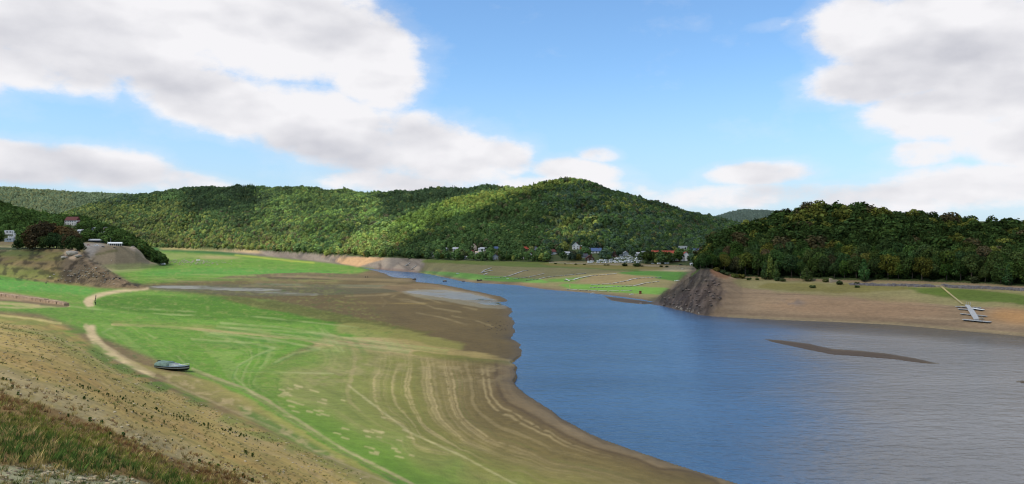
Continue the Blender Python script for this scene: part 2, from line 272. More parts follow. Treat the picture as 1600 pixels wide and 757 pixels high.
S += (NB - .5) * .07 + (fbm(gx / 60, gy / 30, 3, 207) - .5) * .22
fan = area([(520,540),(600,552),(700,562),(790,566),(803,575),(803,610),(845,634),(945,690),(1150,756),(1300,816),(1400,936),(600,936),(560,740),(430,650),(385,600),(420,570),(470,552)], 5, 4)
rp = lambda s, tab: np.stack([np.interp(s, [t[0] for t in tab], [lin(t[1])[k] for t in tab]) for k in range(3)], -1)
base = rp(S, [(-.2,(88,72,48)),(.25,(104,88,60)),(.6,(92,76,46)),(1.6,(96,84,46)),(2.4,(106,94,54)),(3.2,(106,98,52)),(4.2,(108,106,50)),(5.2,(110,112,54)),(6.0,(110,118,56)),(6.6,(94,118,42)),(7.4,(84,116,34)),(8.2,(80,112,30)),(8.6,(118,120,66)),(9.5,(132,112,76))])
m = fan[..., None]; canvas[:] = canvas * (1 - m) + base * m
st = vnoise(S * 4.2, S * 0 + gy / 400, 301) * .5 + vnoise(S * 12, gx / 180, 302) * .5
patch = fbm(gx / 70, gy / 40, 3, 305)
amp = np.interp(S, [-.1, .2, .7, 1.2, 2, 5.6, 6.2, 7.5, 8.2], [.2, .8, .15, .3, 1, .9, .5, .16, .35])
upper = 1 - sstep(690, 757, gy) * .6
st = st * .6 + .4 * vnoise(S * 27, gx / 90, 303)
tint(fan * sstep(.47, .74, st) * amp * sstep(.3, .55, patch + .06) * upper, (156, 138, 98), .42)
tint(fan * sstep(.55, .8, 1 - st) * amp * (S > 2) * sstep(.35, .6, 1 - patch + .1), (88, 104, 44), .4)
tint(fan * (1 - sstep(.10, .3, abs(S - .28))) * sstep(600, 660, gy), (136, 118, 88), .4)
tint(fan * (1 - sstep(.0, .14, abs(S - .62))), (70, 56, 36), .5)
for k in (2.35, 2.6, 3.25, 3.4, 4.0, 4.12, 4.55, 5.1, 1.15, .95):
    tint(fan * (1 - sstep(.01, .07, abs(S - k))) * sstep(565, 590, gy) * (1 - sstep(675, 730, gy)) * sstep(.36, .5, NB + .1), (170, 152, 108), .42)
tint(area([(560,556),(640,560),(700,566),(790,570),(800,600),(740,600),(640,580),(540,600),(470,612),(470,585)], 10, 8) * sstep(.35, .7, NB), (148, 132, 94), .4)
for k in range(46):                                   # small bare patches in the grass beside the old lines
    x = rng.uniform(430, 640); y = np.interp(x, [430, 640], [600, 715]) + rng.normal(0, 20); w_ = rng.uniform(4, 14)
    line([(x, y), (x + w_, y + w_ * .25)], (164, 152, 106), rng.uniform(.6, 1.5), .7)
# near bank: bare tan slope with faint terraces
bank = area([(-260,470),(0,493),(50,498),(95,508),(130,532),(180,566),(240,598),(310,630),(390,662),(470,698),(560,737),(650,775),(640,936),(-260,936)], 5, 3)
tint(bank, (156, 134, 74))
tq = np.array([(0,493,0),(50,500,0),(100,515,0),(150,548,0),(240,598,0),(380,658,0),(560,737,0),(0,535,3),(150,570,3),(300,640,3),(450,720,3),(0,580,6),(150,640,6),(300,706,6),(400,757,6),(0,640,8),(200,720,8)], float)
wq = tps(tq); Q = np.zeros_like(gx)
for k in range(len(tq)): Q += wq[k] * np.hypot(gx - tq[k, 0], gy - tq[k, 1]) / 100
Q += wq[-3] + wq[-2] * gx / 100 + wq[-1] * gy / 100 + (NB - .5) * .25
tb = vnoise(Q * 2.3, gx / 300, 401) * .55 + vnoise(Q * 6.5, gx / 200, 402) * .45
tint(bank * sstep(.5, .8, tb), (158, 136, 92), .6); tint(bank * sstep(.5, .8, 1 - tb), (112, 104, 50), .6)
tint(bank * (1 - sstep(.8, 2.2, Q)) * sstep(.3, .6, NS), (112, 124, 54), .55)
tint(bank * (1 - sstep(0, .7, abs(Q - 4.4))), (150, 118, 62), .5)
tint(bank * (1 - sstep(.5, 1.6, abs(Q - 6.6))) * sstep(.3, .6, NB + .1), (144, 130, 92), .75)
tint(bank * sstep(.55, .8, fbm(gx / 9, gy / 5, 4, 410)), (96, 84, 48), .35)
paint([(-260,600),(0,614),(60,630),(110,648),(160,668),(210,692),(270,716),(340,738),(420,770),(420,936),(-260,936)], (112, 88, 46), 6, 4, 1, .4, NB)
paint([(-260,715),(0,728),(80,726),(180,742),(260,764),(260,936),(-260,936)], (132, 130, 98), 6, 4, 1, .5, NB)
sw = area([(150,505),(360,510),(520,515),(660,540),(560,556),(470,556),(400,580),(400,606),(470,655),(600,735),(640,770),(560,740),(380,610),(300,575),(200,545)], 8, 4)
tint(sw * sstep(.55, .75, vnoise(S * 9, gx / 200, 311) * .6 + vnoise(S * 22, gx / 120, 312) * .4), (124, 138, 74), .38); tint(sw * sstep(.58, .8, 1 - vnoise(S * 7, gx / 200, 313)), (68, 106, 30), .35)
for k in (5.9, 6.0, 7.05, 7.6, 8.6): tint(sw * (1 - sstep(.01, .06, abs(S - k))) * sstep(.3, .55, NS), (142, 150, 92), .45)
gz = area([(-260,385),(205,385),(590,419),(520,440),(640,520),(520,560),(440,620),(640,800),(380,640),(240,580),(100,520),(0,492),(-260,470)], 10, 4)
f1 = fbm(gx / 5, gy / 2.0, 4, 741); f2 = fbm(gx / 16, gy / 4, 4, 742); tint(gz * sstep(.5, .72, f1) * sstep(.35, .65, f2), (124, 128, 66), .42); tint(gz * sstep(.5, .75, 1 - f1) * sstep(.4, .7, 1 - f2), (58, 92, 24), .5); tint(gz * sstep(.62, .75, fbm(gx / 3, gy / 1.3, 3, 743)), (136, 134, 80), .22)
# tracks and pale bands through the green
paint([(225,450),(232,449),(232,453),(190,457),(168,461),(152,466),(146,471),(147,479),(136,480),(130,472),(134,466),(150,459),(185,453)], (176, 156, 118), 1.2, .8)
paint([(134,509),(148,508),(150,522),(162,538),(186,556),(214,572),(238,585),(234,589),(205,576),(170,558),(146,540),(135,522)], (180, 160, 120), 1.5, 1)
paint([(150,540),(200,560),(262,580),(330,597),(395,626),(470,672),(560,725),(640,775),(600,780),(520,728),(440,672),(360,622),(290,596),(220,580)], (132, 124, 66), 6, 3, .75, .5)
line([(175,508),(230,509),(290,513),(340,518),(400,523),(460,529),(520,540)], (164, 146, 100), 2.4, .8, .6)
line([(180,506),(260,508),(330,513),(420,520)], (128, 122, 66), 5, .45, .5, 4)
line([(110,479),(190,488),(245,491),(330,494)], (150, 160, 100), 1.0, .5, .9); line([(190,481),(300,487),(420,497),(560,512)], (140, 150, 92), 1.0, .5, .9)
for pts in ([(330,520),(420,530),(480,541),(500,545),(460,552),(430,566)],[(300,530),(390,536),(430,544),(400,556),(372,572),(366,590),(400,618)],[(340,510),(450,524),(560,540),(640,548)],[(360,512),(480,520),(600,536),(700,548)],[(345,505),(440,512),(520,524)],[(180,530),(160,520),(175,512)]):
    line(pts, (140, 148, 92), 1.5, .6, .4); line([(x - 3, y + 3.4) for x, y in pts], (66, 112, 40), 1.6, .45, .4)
line([(380,581),(420,582),(462,583),(520,584)], (150, 150, 100), .9, .6, .9)
line([(545,603),(640,676),(720,712),(805,757)], (176, 166, 120), 1.3, .5, .3)
# green creeping up the foot of the bank, streaked band between the two tracks
tint(area([(0,493),(60,498),(110,520),(170,556),(240,594),(330,636),(430,680),(520,722),(470,716),(380,676),(290,640),(200,600),(120,560),(60,524),(0,508)], 8, 5) * sstep(.38, .58, NS), (116, 120, 54), .7)
tint(area([(80,502),(134,512),(165,545),(238,588),(330,630),(300,630),(220,596),(160,566),(110,530)], 3, 2) * sstep(.3, .55, NS), (84, 112, 36), .8)
btw = area([(255,580),(300,590),(350,612),(420,652),(500,700),(600,755),(660,790),(600,770),(520,724),(420,668),(330,626),(262,596)], 3, 2)
tint(btw, (118, 112, 60), .75); tint(area([(371,632),(420,655),(480,688),(530,716),(500,712),(440,682),(380,650)], 3, 1.5), (76, 104, 40), .8); tint(btw * sstep(.5, .7, NB), (154, 136, 98), .6)
line([(134,510),(148,528),(165,543),(198,563),(239,586)], (166, 148, 110), 5, .75, .3, 3); line([(239,586),(288,609),(330,627),(371,646),(412,662),(453,681),(494,706),(556,734),(620,760)], (150, 136, 98), 1.8, .55, .5)
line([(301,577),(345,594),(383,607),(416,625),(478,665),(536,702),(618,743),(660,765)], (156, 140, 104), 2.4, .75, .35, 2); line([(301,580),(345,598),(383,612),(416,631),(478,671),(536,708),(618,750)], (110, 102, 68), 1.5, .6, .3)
line([(0,493),(30,496),(60,500),(95,506)], (176, 160, 104), 1.6, .7, .3); line([(-20,480),(30,481),(85,479),(108,479)], (170, 148, 108), 2.0, .6, .3)
for k in range(7):
    o_ = 12 + k * 13; line([(x, y + o_ * (1 + x / 900)) for x, y in [(0,496),(60,505),(120,530),(200,580),(300,625),(400,668),(520,722)]], [(164,144,96),(112,106,56)][k % 2], 1.6, .5, .7, 2)
# peninsula
pen = area([(-260,380),(135,388),(165,420),(205,443),(232,449),(220,452),(180,451),(120,446),(60,440),(0,430),(-260,425)], 2.5, 1)
tint(pen, (122, 104, 68)); tint(pen * sstep(.4, .65, NS), (112, 108, 50), .7)
tint(area([(-260,384),(0,390),(60,391),(76,397),(40,402),(0,399),(-260,396)], 4, 1.5), (84, 98, 44), .8)
tint(area([(-260,410),(0,413),(60,420),(110,436),(40,437),(-260,428)], 6, 2) * pen, (98, 108, 46), .7)
tint(area([(100,400),(135,392),(165,420),(205,443),(225,449),(150,449),(100,440),(92,420)], 6, 2), (104, 88, 70), .85)
tint(area([(104,389),(121,389),(127,400),(115,407),(96,403)], 1.5, 1), (172, 148, 120), .95)
tint(area([(120,396),(190,437),(225,449),(180,445),(150,425)], 2, 1) * sstep(.4, .6, NB), (136, 114, 88), .7)
paint([(-20,386),(22,386),(18,391),(-20,394)], (172, 154, 116), 1.5, .8)
# camp headland beach
hd = area([(128,380),(215,384),(226,400),(250,413),(225,416),(170,425),(140,408)], 2, 1)
tint(hd, (130, 116, 92)); tint(area([(128,381),(165,380),(150,395),(140,405)], 3, 1.5), (142, 136, 128), .8)
line([(150,398),(162,396),(172,393),(182,392)], (84, 84, 44), 2, .8, .4); line([(205,388),(216,393),(226,402)], (168, 150, 132), 3, .8, .4)
tint(area([(160,414),(225,411),(250,414),(215,424),(180,427)], 6, 1.2), (118, 124, 74), .8)
paint([(0,456),(26,459),(70,466),(104,472),(106,478),(60,476),(20,471),(-60,470),(-60,456)], (136, 114, 82), 2, 1); line([(-20,468),(30,471),(70,476),(105,479)], (92, 74, 52), 1.6, .8); line([(-20,473),(60,478)], (168, 148, 104), 3, .7)
# far left cliff and foreshore
cl = [(330,391),(400,390),(460,393),(520,398),(600,402),(660,403),(680,405),(662,418),(656,426),(620,424),(586,420),(540,414),(480,407),(430,402),(400,399)]
paint(cl, (128, 116, 102), 1.5, .8)
tint(area(cl, 2, 1) * sstep(.48, .62, fbm(gx / 7 - gy / 4, gy / 14, 4, 501)), (98, 88, 78), .8)
paint([(250,388),(330,389),(400,391),(410,396),(340,392),(250,389.5)], (176, 150, 104), 3, .8)
paint([(500,398),(550,401),(610,404),(590,408),(560,418),(535,413),(520,408),(545,403),(500,402)], (178, 142, 102), 3, 1.5, .9, .4)
line([(368,399),(400,402),(430,405),(460,408.5),(490,411)], (150, 156, 60), 1.0, .8)
line([(586,420),(620,422),(650,425)], (120, 100, 90), 2, .8)
# village foreshore
vb = [(664,405),(760,408),(880,409),(1000,414),(1110,418),(1110,440),(1030,474),(1003,469),(950,461),(914,457),(851,452),(811,446),(744,442),(700,435),(655,426),(664,415)]
paint(vb, (130, 118, 80), 1.5, .8)
paint([(664,405),(760,408),(880,410),(1000,416),(1000,424),(900,420),(800,417),(700,412),(660,411)], (100, 112, 46), 6, 1, .9, .4)
paint([(840,411),(980,415),(1060,418),(1060,422),(960,421),(860,416)], (136, 116, 62), 8, 1, .8, .4)
paint([(650,424),(700,425),(770,431),(850,437),(860,443),(780,440),(720,436),(670,429)], (98, 142, 58), 6, 1, .9, .4)
paint([(850,437),(920,433),(890,441),(860,441)], (86, 132, 40), 4, 1, .9); paint([(880,444),(960,446),(1050,450),(1040,462),(960,457),(900,452),(860,446)], (100, 142, 54), 8, 1.5, .9, .4)
paint([(1000,424),(1090,425),(1088,434),(1060,440),(1000,432),(960,426)], (62, 112, 32), 6, 1, .9, .3); paint([(640,426),(700,432),(744,440),(811,444),(851,449),(914,455),(1000,464),(1030,474),(950,462),(851,453),(744,443),(690,436)], (128, 106, 82), 5, .8, .95)
paint([(930,428),(1030,432),(1000,444),(930,444),(900,440)], (142, 118, 84), 10, 1.5, .7, .4); paint([(760,422),(860,424),(850,432),(800,430)], (142, 124, 88), 8, 1.5, .7, .4)
paint([(740,439),(830,443),(850,449),(790,444)], (150, 118, 84), 4, .8, .8)
paint([(1040,417),(1100,417),(1100,425),(1030,424)], (146, 132, 108), 5, 1, .9)
# right bank
rb = area([(1020,472),(1060,440),(1095,414),(1130,420),(1200,433),(1300,438),(1500,442),(1660,452),(2040,470),(2040,600),(1600,530),(1490,518),(1399,510),(1300,505),(1184,500),(1139,498),(1091,494),(1060,487),(1030,480)], 1.5, 1)
tint(rb, (142, 119, 90))
rt = vnoise(gy / 2.3 - gx / 90 + NB * 1.2, gx / 160, 601)
tint(rb * sstep(.55, .85, rt), (152, 130, 100), .6); tint(rb * sstep(.6, .9, 1 - rt), (108, 90, 70), .45)
tint(area([(1150,434),(1300,440),(1500,446),(1660,452),(1660,486),(1560,484),(1480,478),(1380,470),(1260,462),(1150,450)], 12, 5, .5), (134, 128, 80), .8)
tint(area([(1400,450),(1500,452),(1660,464),(1660,478),(1540,472),(1450,462)], 10, 3, .5), (84, 104, 34), .9)
tint(area([(1180,442),(1320,444),(1420,448),(1420,456),(1300,458),(1200,452)], 10, 3, .7), (112, 104, 48), .7)
tint(area([(1560,482),(1660,488),(1660,510),(1580,506),(1540,496)], 12, 4), (172, 128, 78), .8)
tint(area([(1250,462),(1420,468),(1500,490),(1400,500),(1260,492),(1180,480)], 16, 5), (146, 116, 86), .6)
tint(area([(1210,470),(1250,468),(1262,476),(1225,480)], 6, 2) * sstep(.4, .6, NB), (110, 100, 92), .7)
line([(1139,495),(1240,500),(1300,502),(1399,506.5),(1490,514),(1600,523),(1750,538)], (168, 148, 106), 3, .8, .2, 2)
spur = area([(1018,474),(1060,440),(1090,412),(1112,414),(1124,440),(1132,458),(1122,478),(1106,494),(1091,495),(1060,488),(1030,480)], 6, 3)
tint(spur, (74, 64, 58))
tint(area([(1100,440),(1160,445),(1170,490),(1100,496)], 12, 6), (104, 88, 70), .5); sn = fbm(gx / 5 + gy / 9, gy / 16 - gx / 30, 4, 640); tint(spur * sstep(.52, .66, sn), (116, 100, 88), .6); tint(spur * sstep(.54, .68, 1 - sn), (56, 46, 42), .7); tint(area([(1106,412),(1128,412),(1146,430),(1134,436),(1110,428)], 3, 3, .3), (132, 94, 66), .8)
for b_ in bars_px[:3]: tint(area(b_, 2, 1.2), (74, 62, 50))
tint(area(bars_px[0], 1, 1) * 0 + area([(x, y + (6 if y > 545 or x > 1200 else 0)) for x, y in bars_px[0]], 3, 2), (74, 62, 50))
mudz = area([(215,440),(330,436),(600,432),(655,440),(790,466),(812,560),(760,575),(690,562),(620,535),(480,490),(300,462)], 12, 3)[..., None]; canvas *= 1 - mudz * np.array((.24, .22, .40))
canvas *= 1 - area(vb, 2, 1)[..., None] * np.array((.26, .20, .26))
canvas *= 1 - (area([(-260,384),(135,388),(165,420),(232,449),(180,451),(60,440),(-260,425)], 2.5, 1) * (.10 + .55 * sstep(.48, .62, fbm(gx / 8, gy / 4, 5, 733))))[..., None]
def cover(px, py):
    x = np.clip(px - U0 - .5, 0, UW - 1.01); y = np.clip(py - V0 - .5, 0, VH - 1.01)
    i = x.astype(int); j = y.astype(int); a = (x - i)[..., None]; b = (y - j)[..., None]
    return (canvas[j, i] * (1 - a) + canvas[j, i + 1] * a) * (1 - b) + (canvas[j + 1, i] * (1 - a) + canvas[j + 1, i + 1] * a) * b
jx = (fbm(XX / 3 + 5, YY / 3, 3, 700) - .5) * 5 * np.clip(60 / YY, .2, 1) * 2
COLR = cover(PX + jx, PYY + jx * .4) * .92
# wooded slopes get a forest floor
forest = ((comp == 5) | (comp == 6) | ((comp == 3) & (PYY < np.interp(cols, [0, 200, 300, 350, 400, 450, 500, 550, 600, 660, 700], [384, 385.5, 388.5, 389.5, 391.5, 394.5, 397.5, 400.5, 402.5, 403.5, 404])[:, None]))
          | ((comp == 4) & (YY > np.interp(cols, [560, 620, 660, 700, 760, 850, 880, 1000, 1090, 1300], [1190, 1050, 985, 930, 880, 830, 830, 780, 745, 740])[:, None]))
          | ((comp == 7) & (YY > np.interp(cols, [1022, 1080, 1095, 1110, 1130, 1160, 1200, 1300, 1400, 1500, 1600, 2500], [560, 500, 494, 496, 499, 502, 498, 473, 449, 431, 403, 303])[:, None]))
          | ((comp == 2) & (YY > 1045)) | ((comp == 1) & (YY > np.interp(cols, [0, 60, 100, 122, 140], [812, 778, 748, 725, 950])[:, None]) & (PX < 128)))
COLR[forest] = lin((62, 72, 36))
rockm = np.zeros_like(Z); rockm += rocky * 1.0; rockm = np.maximum(rockm, cliff); rockm = np.maximum(rockm, (comp == 1) * sstep(90, 130, PX) * .8)
# standing shallow water on the mud
pud = np.maximum.reduce([area(p_, 3, .8, .3, NT) for p_ in ([(226,448),(260,446.5),(320,447.3),(400,450),(445,452.5),(440,455),(400,456),(330,453.5),(260,450.5)],
   [(625,456.5),(650,454),(670,453.5),(700,454.5),(735,459),(772,468),(794,478),(760,476.5),(715,468.5),(680,463.5),(650,459.5)], [(380,455),(430,455),(520,461),(470,462),(410,459)])])
xi = np.clip(PX - U0, 0, UW - 1).astype(int); yi = np.clip(PYY - V0, 0, VH - 1).astype(int)
pud = pud * (.35 + .65 * sstep(.36, .54, fbm(gx / 46, gy / 1.7, 4, 771)))
PUD = pud[yi, xi] * (comp == 0) * (YY > 300)
# ------------------------------------------------------------------ mesh + object helpers
def put(name, me, mat=None, parent=None, loc=None, rz=None):
    o = bpy.data.objects.new(name, me); COL.objects.link(o)
    if mat is not None and me is not None and not me.materials: me.materials.append(mat)
    if parent is not None: o.parent = parent
    if loc is not None: o.location = loc
    if rz is not None: o.rotation_euler = (0, 0, rz)
    return o
def tag(o, label=None, cat=None, group=None, kind=None):
    if label: o['label'] = label
    if cat: o['category'] = cat
    if group: o['group'] = group
    if kind: o['kind'] = kind
    return o
def thing(name, label, cat, loc, rz=0.0, group=None):
    return tag(put(name, None, loc=loc, rz=rz), label, cat, group)
def fastmesh(name, V_, Fq, smooth=False):
    """V_ (n,3), Fq (m,k) all faces with k corners"""
    V_ = np.asarray(V_, np.float32); Fq = np.asarray(Fq, np.int32); me = bpy.data.meshes.new(name)
    me.vertices.add(len(V_)); me.vertices.foreach_set('co', V_.ravel())
    k = Fq.shape[1]; me.loops.add(Fq.size); me.loops.foreach_set('vertex_index', Fq.ravel())
    me.polygons.add(len(Fq)); me.polygons.foreach_set('loop_start', np.arange(0, Fq.size, k, dtype=np.int32))
    if smooth: me.polygons.foreach_set('use_smooth', np.ones(len(Fq), bool))
    me.update(calc_edges=True); return me
class MB:
    def __init__(s): s.v = []; s.f = []
    def add(s, vs, fs):
        n = len(s.v); s.v += [tuple(v) for v in vs]; s.f += [tuple(i + n for i in f) for f in fs]; return s
    def box(s, x0, x1, y0, y1, z0, z1):
        return s.add([(x0,y0,z0),(x1,y0,z0),(x1,y1,z0),(x0,y1,z0),(x0,y0,z1),(x1,y0,z1),(x1,y1,z1),(x0,y1,z1)], [(0,3,2,1),(4,5,6,7),(0,1,5,4),(1,2,6,5),(2,3,7,6),(3,0,4,7)])
    def bar(s, p, q, w, h, up=(0, 0, 1)):
        p = Vector(p); q = Vector(q); d_ = (q - p).normalized(); sd = d_.cross(Vector(up))
        sd = sd.normalized() * w / 2 if sd.length > 1e-4 else Vector((w / 2, 0, 0)); u = sd.cross(d_).normalized() * h / 2
        return s.add([p - sd - u, p + sd - u, p + sd + u, p - sd + u, q - sd - u, q + sd - u, q + sd + u, q - sd + u], [(0,1,2,3),(7,6,5,4),(0,4,5,1),(1,5,6,2),(2,6,7,3),(3,7,4,0)])
    def tube(s, p, q, r0, r1=None, n=8):
        r1 = r0 if r1 is None else r1; p = Vector(p); q = Vector(q); d_ = (q - p).normalized()
        a = d_.cross(Vector((0, 0, 1)));  a = a.normalized() if a.length > 1e-3 else Vector((1, 0, 0)); b = d_.cross(a)
        vs = [p + (a * math.cos(t) + b * math.sin(t)) * r0 for t in [2 * math.pi * i / n for i in range(n)]] + [q + (a * math.cos(t) + b * math.sin(t)) * r1 for t in [2 * math.pi * i / n for i in range(n)]]
        return s.add(vs, [(i, (i + 1) % n, n + (i + 1) % n, n + i) for i in range(n)] + [tuple(range(n))[::-1], tuple(range(n, 2 * n))])
    def gable(s, x0, x1, y0, y1, z0, z1, t=.18, along='x'):
        """two roof slabs with thickness; ridge along x or y"""
        if along == 'x':
            m = (y0 + y1) / 2
            for a, b in ((y0, m), (y1, m)):
                s.add([(x0,a,z0),(x1,a,z0),(x1,b,z1),(x0,b,z1),(x0,a,z0+t),(x1,a,z0+t),(x1,b,z1+t),(x0,b,z1+t)], [(0,1,2,3),(7,6,5,4),(0,4,5,1),(1,5,6,2),(2,6,7,3),(3,7,4,0)])
        else:
            m = (x0 + x1) / 2
            for a, b in ((x0, m), (x1, m)):
                s.add([(a,y0,z0),(a,y1,z0),(b,y1,z1),(b,y0,z1),(a,y0,z0+t),(a,y1,z0+t),(b,y1,z1+t),(b,y0,z1+t)], [(0,1,2,3),(7,6,5,4),(0,4,5,1),(1,5,6,2),(2,6,7,3),(3,7,4,0)])
        return s
    def mesh(s, name, smooth=False):
        me = bpy.data.meshes.new(name); me.from_pydata(s.v, [], s.f); me.update()
        if smooth: me.polygons.foreach_set('use_smooth', np.ones(len(me.polygons), bool))
        import bmesh
        bm = bmesh.new(); bm.from_mesh(me); bmesh.ops.recalc_face_normals(bm, faces=bm.faces); bm.to_mesh(me); bm.free(); return me
    def part(s, name, mat, parent=None, smooth=False): return put(name, s.mesh(name, smooth), mat, parent)

# ------------------------------------------------------------------ materials
def newmat(name):
    m = bpy.data.materials.new(name); m.use_nodes = True; nt = m.node_tree; b = nt.nodes['Principled BSDF']; return m, nt, b
def N(nt, typ, **kw):
    n = nt.nodes.new(typ)
    for k, v in kw.items():
        if k in n.inputs.keys(): n.inputs[k].default_value = v
        else: setattr(n, k, v)
    return n
def mixc(nt, blend, fac, a, b):
    n = nt.nodes.new('ShaderNodeMix'); n.data_type = 'RGBA'; n.blend_type = blend
    for i, v in ((0, fac), (6, a), (7, b)):
        if hasattr(v, 'is_output'): nt.links.new(v, n.inputs[i])
        else: n.inputs[i].default_value = v if i == 0 else (*v, 1) if len(v) == 3 else v
    return n.outputs[2]
def math_(nt, op, a, b=None, c=None):
    n = nt.nodes.new('ShaderNodeMath'); n.operation = op
    for i, v in enumerate((a, b, c)):
        if v is None: continue
        if hasattr(v, 'is_output'): nt.links.new(v, n.inputs[i])
        else: n.inputs[i].default_value = v
    return n.outputs[0]
def noise_out(nt, scale, detail=4, vec=None, rough=.55, out=0):
    n = N(nt, 'ShaderNodeTexNoise', Scale=scale, Detail=detail, Roughness=rough)
    if vec is not None: nt.links.new(vec, n.inputs['Vector'])
    return n.outputs[out]
def worn(name, rgb, var=.18, scale=3.0, rough=.7, metal=0, rgb2=None, bump=.1):
    """a painted or weathered surface: base colour broken up by noise, slight bump and uneven roughness"""
    m, nt, b = newmat(name); tc = N(nt, 'ShaderNodeTexCoord'); v = tc.outputs['Object']
    n1 = noise_out(nt, scale, 5, v); n2 = noise_out(nt, scale * 7, 3, v)
    c0 = tuple(lin(rgb)); c1 = tuple(lin(rgb2)) if rgb2 else tuple(x * (1 - var * 2.2) for x in c0)
    f = math_(nt, 'MULTIPLY', math_(nt, 'ADD', n1, n2), .5)
    mr = N(nt, 'ShaderNodeMapRange'); nt.links.new(f, mr.inputs[0]); mr.inputs[1].default_value = .35; mr.inputs[2].default_value = .7
    nt.links.new(mixc(nt, 'MIX', mr.outputs[0], c0, c1), b.inputs['Base Color'])
    b.inputs['Roughness'].default_value = rough; b.inputs['Metallic'].default_value = metal
    bp = N(nt, 'ShaderNodeBump', Strength=bump, Distance=.05); nt.links.new(n2, bp.inputs['Height']); nt.links.new(bp.outputs[0], b.inputs['Normal'])
    return m

# ground material: cover map colour x grain at several sizes, contour scars on the banks, wet sheen at the waterline
def ground_mat():
    m, nt, b = newmat('ground_cover'); L = nt.links
    geo = N(nt, 'ShaderNodeNewGeometry'); pos = geo.outputs['Position']
    a = N(nt, 'ShaderNodeAttribute', attribute_name='cover').outputs['Color']
    at = N(nt, 'ShaderNodeAttribute', attribute_name='traits'); sp = N(nt, 'ShaderNodeSeparateColor'); L.new(at.outputs['Color'], sp.inputs[0])
    wet, rock, pudl = sp.outputs[0], sp.outputs[1], sp.outputs[2]
    n_big = noise_out(nt, .05, 5, pos); n_mid = noise_out(nt, .45, 5, pos, .62); n_fine = noise_out(nt, 3.5, 4, pos, .65); n_grit = noise_out(nt, 14, 3, pos, .6)
    mp = N(nt, 'ShaderNodeMapping'); mp.inputs['Scale'].default_value = (.012, .012, 2.6); L.new(pos, mp.inputs[0]); n_ter = noise_out(nt, 1.0, 4, mp.outputs[0], .6)
    f = math_(nt, 'MULTIPLY_ADD', n_big, .5, .12); f = math_(nt, 'MULTIPLY_ADD', n_mid, .75, f); f = math_(nt, 'MULTIPLY_ADD', n_fine, .42, f); f = math_(nt, 'MULTIPLY_ADD', n_grit, .24, f)
    f = math_(nt, 'MULTIPLY_ADD', n_ter, .5, f); f = math_(nt, 'SUBTRACT', f, .30)
    cl = N(nt, 'ShaderNodeClamp'); L.new(f, cl.inputs[0]); cl.inputs[1].default_value = .35; cl.inputs[2].default_value = 1.7
    cm = N(nt, 'ShaderNodeVectorMath', operation='SCALE'); L.new(a, cm.inputs[0]); L.new(cl.outputs[0], cm.inputs['Scale'])
    dk = math_(nt, 'MULTIPLY_ADD', wet, -.45, 1.0); cw = N(nt, 'ShaderNodeVectorMath', operation='SCALE'); L.new(cm.outputs[0], cw.inputs[0]); L.new(dk, cw.inputs['Scale'])
    L.new(cw.outputs[0], b.inputs['Base Color'])
    ro = math_(nt, 'SUBTRACT', math_(nt, 'MULTIPLY_ADD', wet, -.35, .95), math_(nt, 'MULTIPLY', pudl, .58)); L.new(ro, b.inputs['Roughness'])
    b.inputs['Specular IOR Level'].default_value = .25
    sl = math_(nt, 'MULTIPLY_ADD', pudl, .6, .22); L.new(sl, b.inputs['Specular IOR Level'])
    vo = N(nt, 'ShaderNodeTexVoronoi', Scale=.35); L.new(pos, vo.inputs['Vector']); vh = math_(nt, 'MULTIPLY', vo.outputs['Distance'], math_(nt, 'MULTIPLY', rock, 2.5))
    h = math_(nt, 'MULTIPLY_ADD', n_mid, .42, math_(nt, 'MULTIPLY', n_fine, .12)); h = math_(nt, 'MULTIPLY_ADD', n_grit, .03, h); h = math_(nt, 'ADD', h, vh)
    h = math_(nt, 'MULTIPLY', h, math_(nt, 'MAXIMUM', math_(nt, 'SUBTRACT', 1.0, math_(nt, 'MULTIPLY', pudl, 1.8)), 0.0))
    bp = N(nt, 'ShaderNodeBump', Strength=.75, Distance=.6); L.new(h, bp.inputs['Height']); L.new(bp.outputs[0], b.inputs['Normal'])
    return m
idx = np.arange(NC * NR).reshape(NC, NR)
def sheet(name, mask, mat, Zs, lift=0.0):
    q = mask[:-1, :-1] | mask[1:, :-1] | mask[:-1, 1:] | mask[1:, 1:]
    Fq = np.stack([idx[:-1, :-1][q], idx[1:, :-1][q], idx[1:, 1:][q], idx[:-1, 1:][q]], -1)
    used = np.zeros(NC * NR, bool); used[Fq.ravel()] = True; re = np.cumsum(used) - 1
    Vv = np.stack([XX, YY, Zs + lift], -1).reshape(-1, 3)[used]; me = fastmesh(name, Vv, re[Fq], True)
    return me, used
GM = ground_mat()
me, used = sheet('ground', np.ones_like(Z, bool), GM, Z)
ca = me.attributes.new('cover', 'FLOAT_COLOR', 'POINT'); ca.data.foreach_set('color', np.c_[COLR.reshape(-1, 3) , np.ones(NC * NR)][used].astype(np.float32).ravel())
ta = me.attributes.new('traits', 'FLOAT_COLOR', 'POINT'); ta.data.foreach_set('color', np.stack([WET, np.clip(rockm, 0, 1), PUD, WET * 0 + 1], -1).reshape(-1, 4)[used].astype(np.float32).ravel())
tag(put('ground', me, GM), kind='structure')

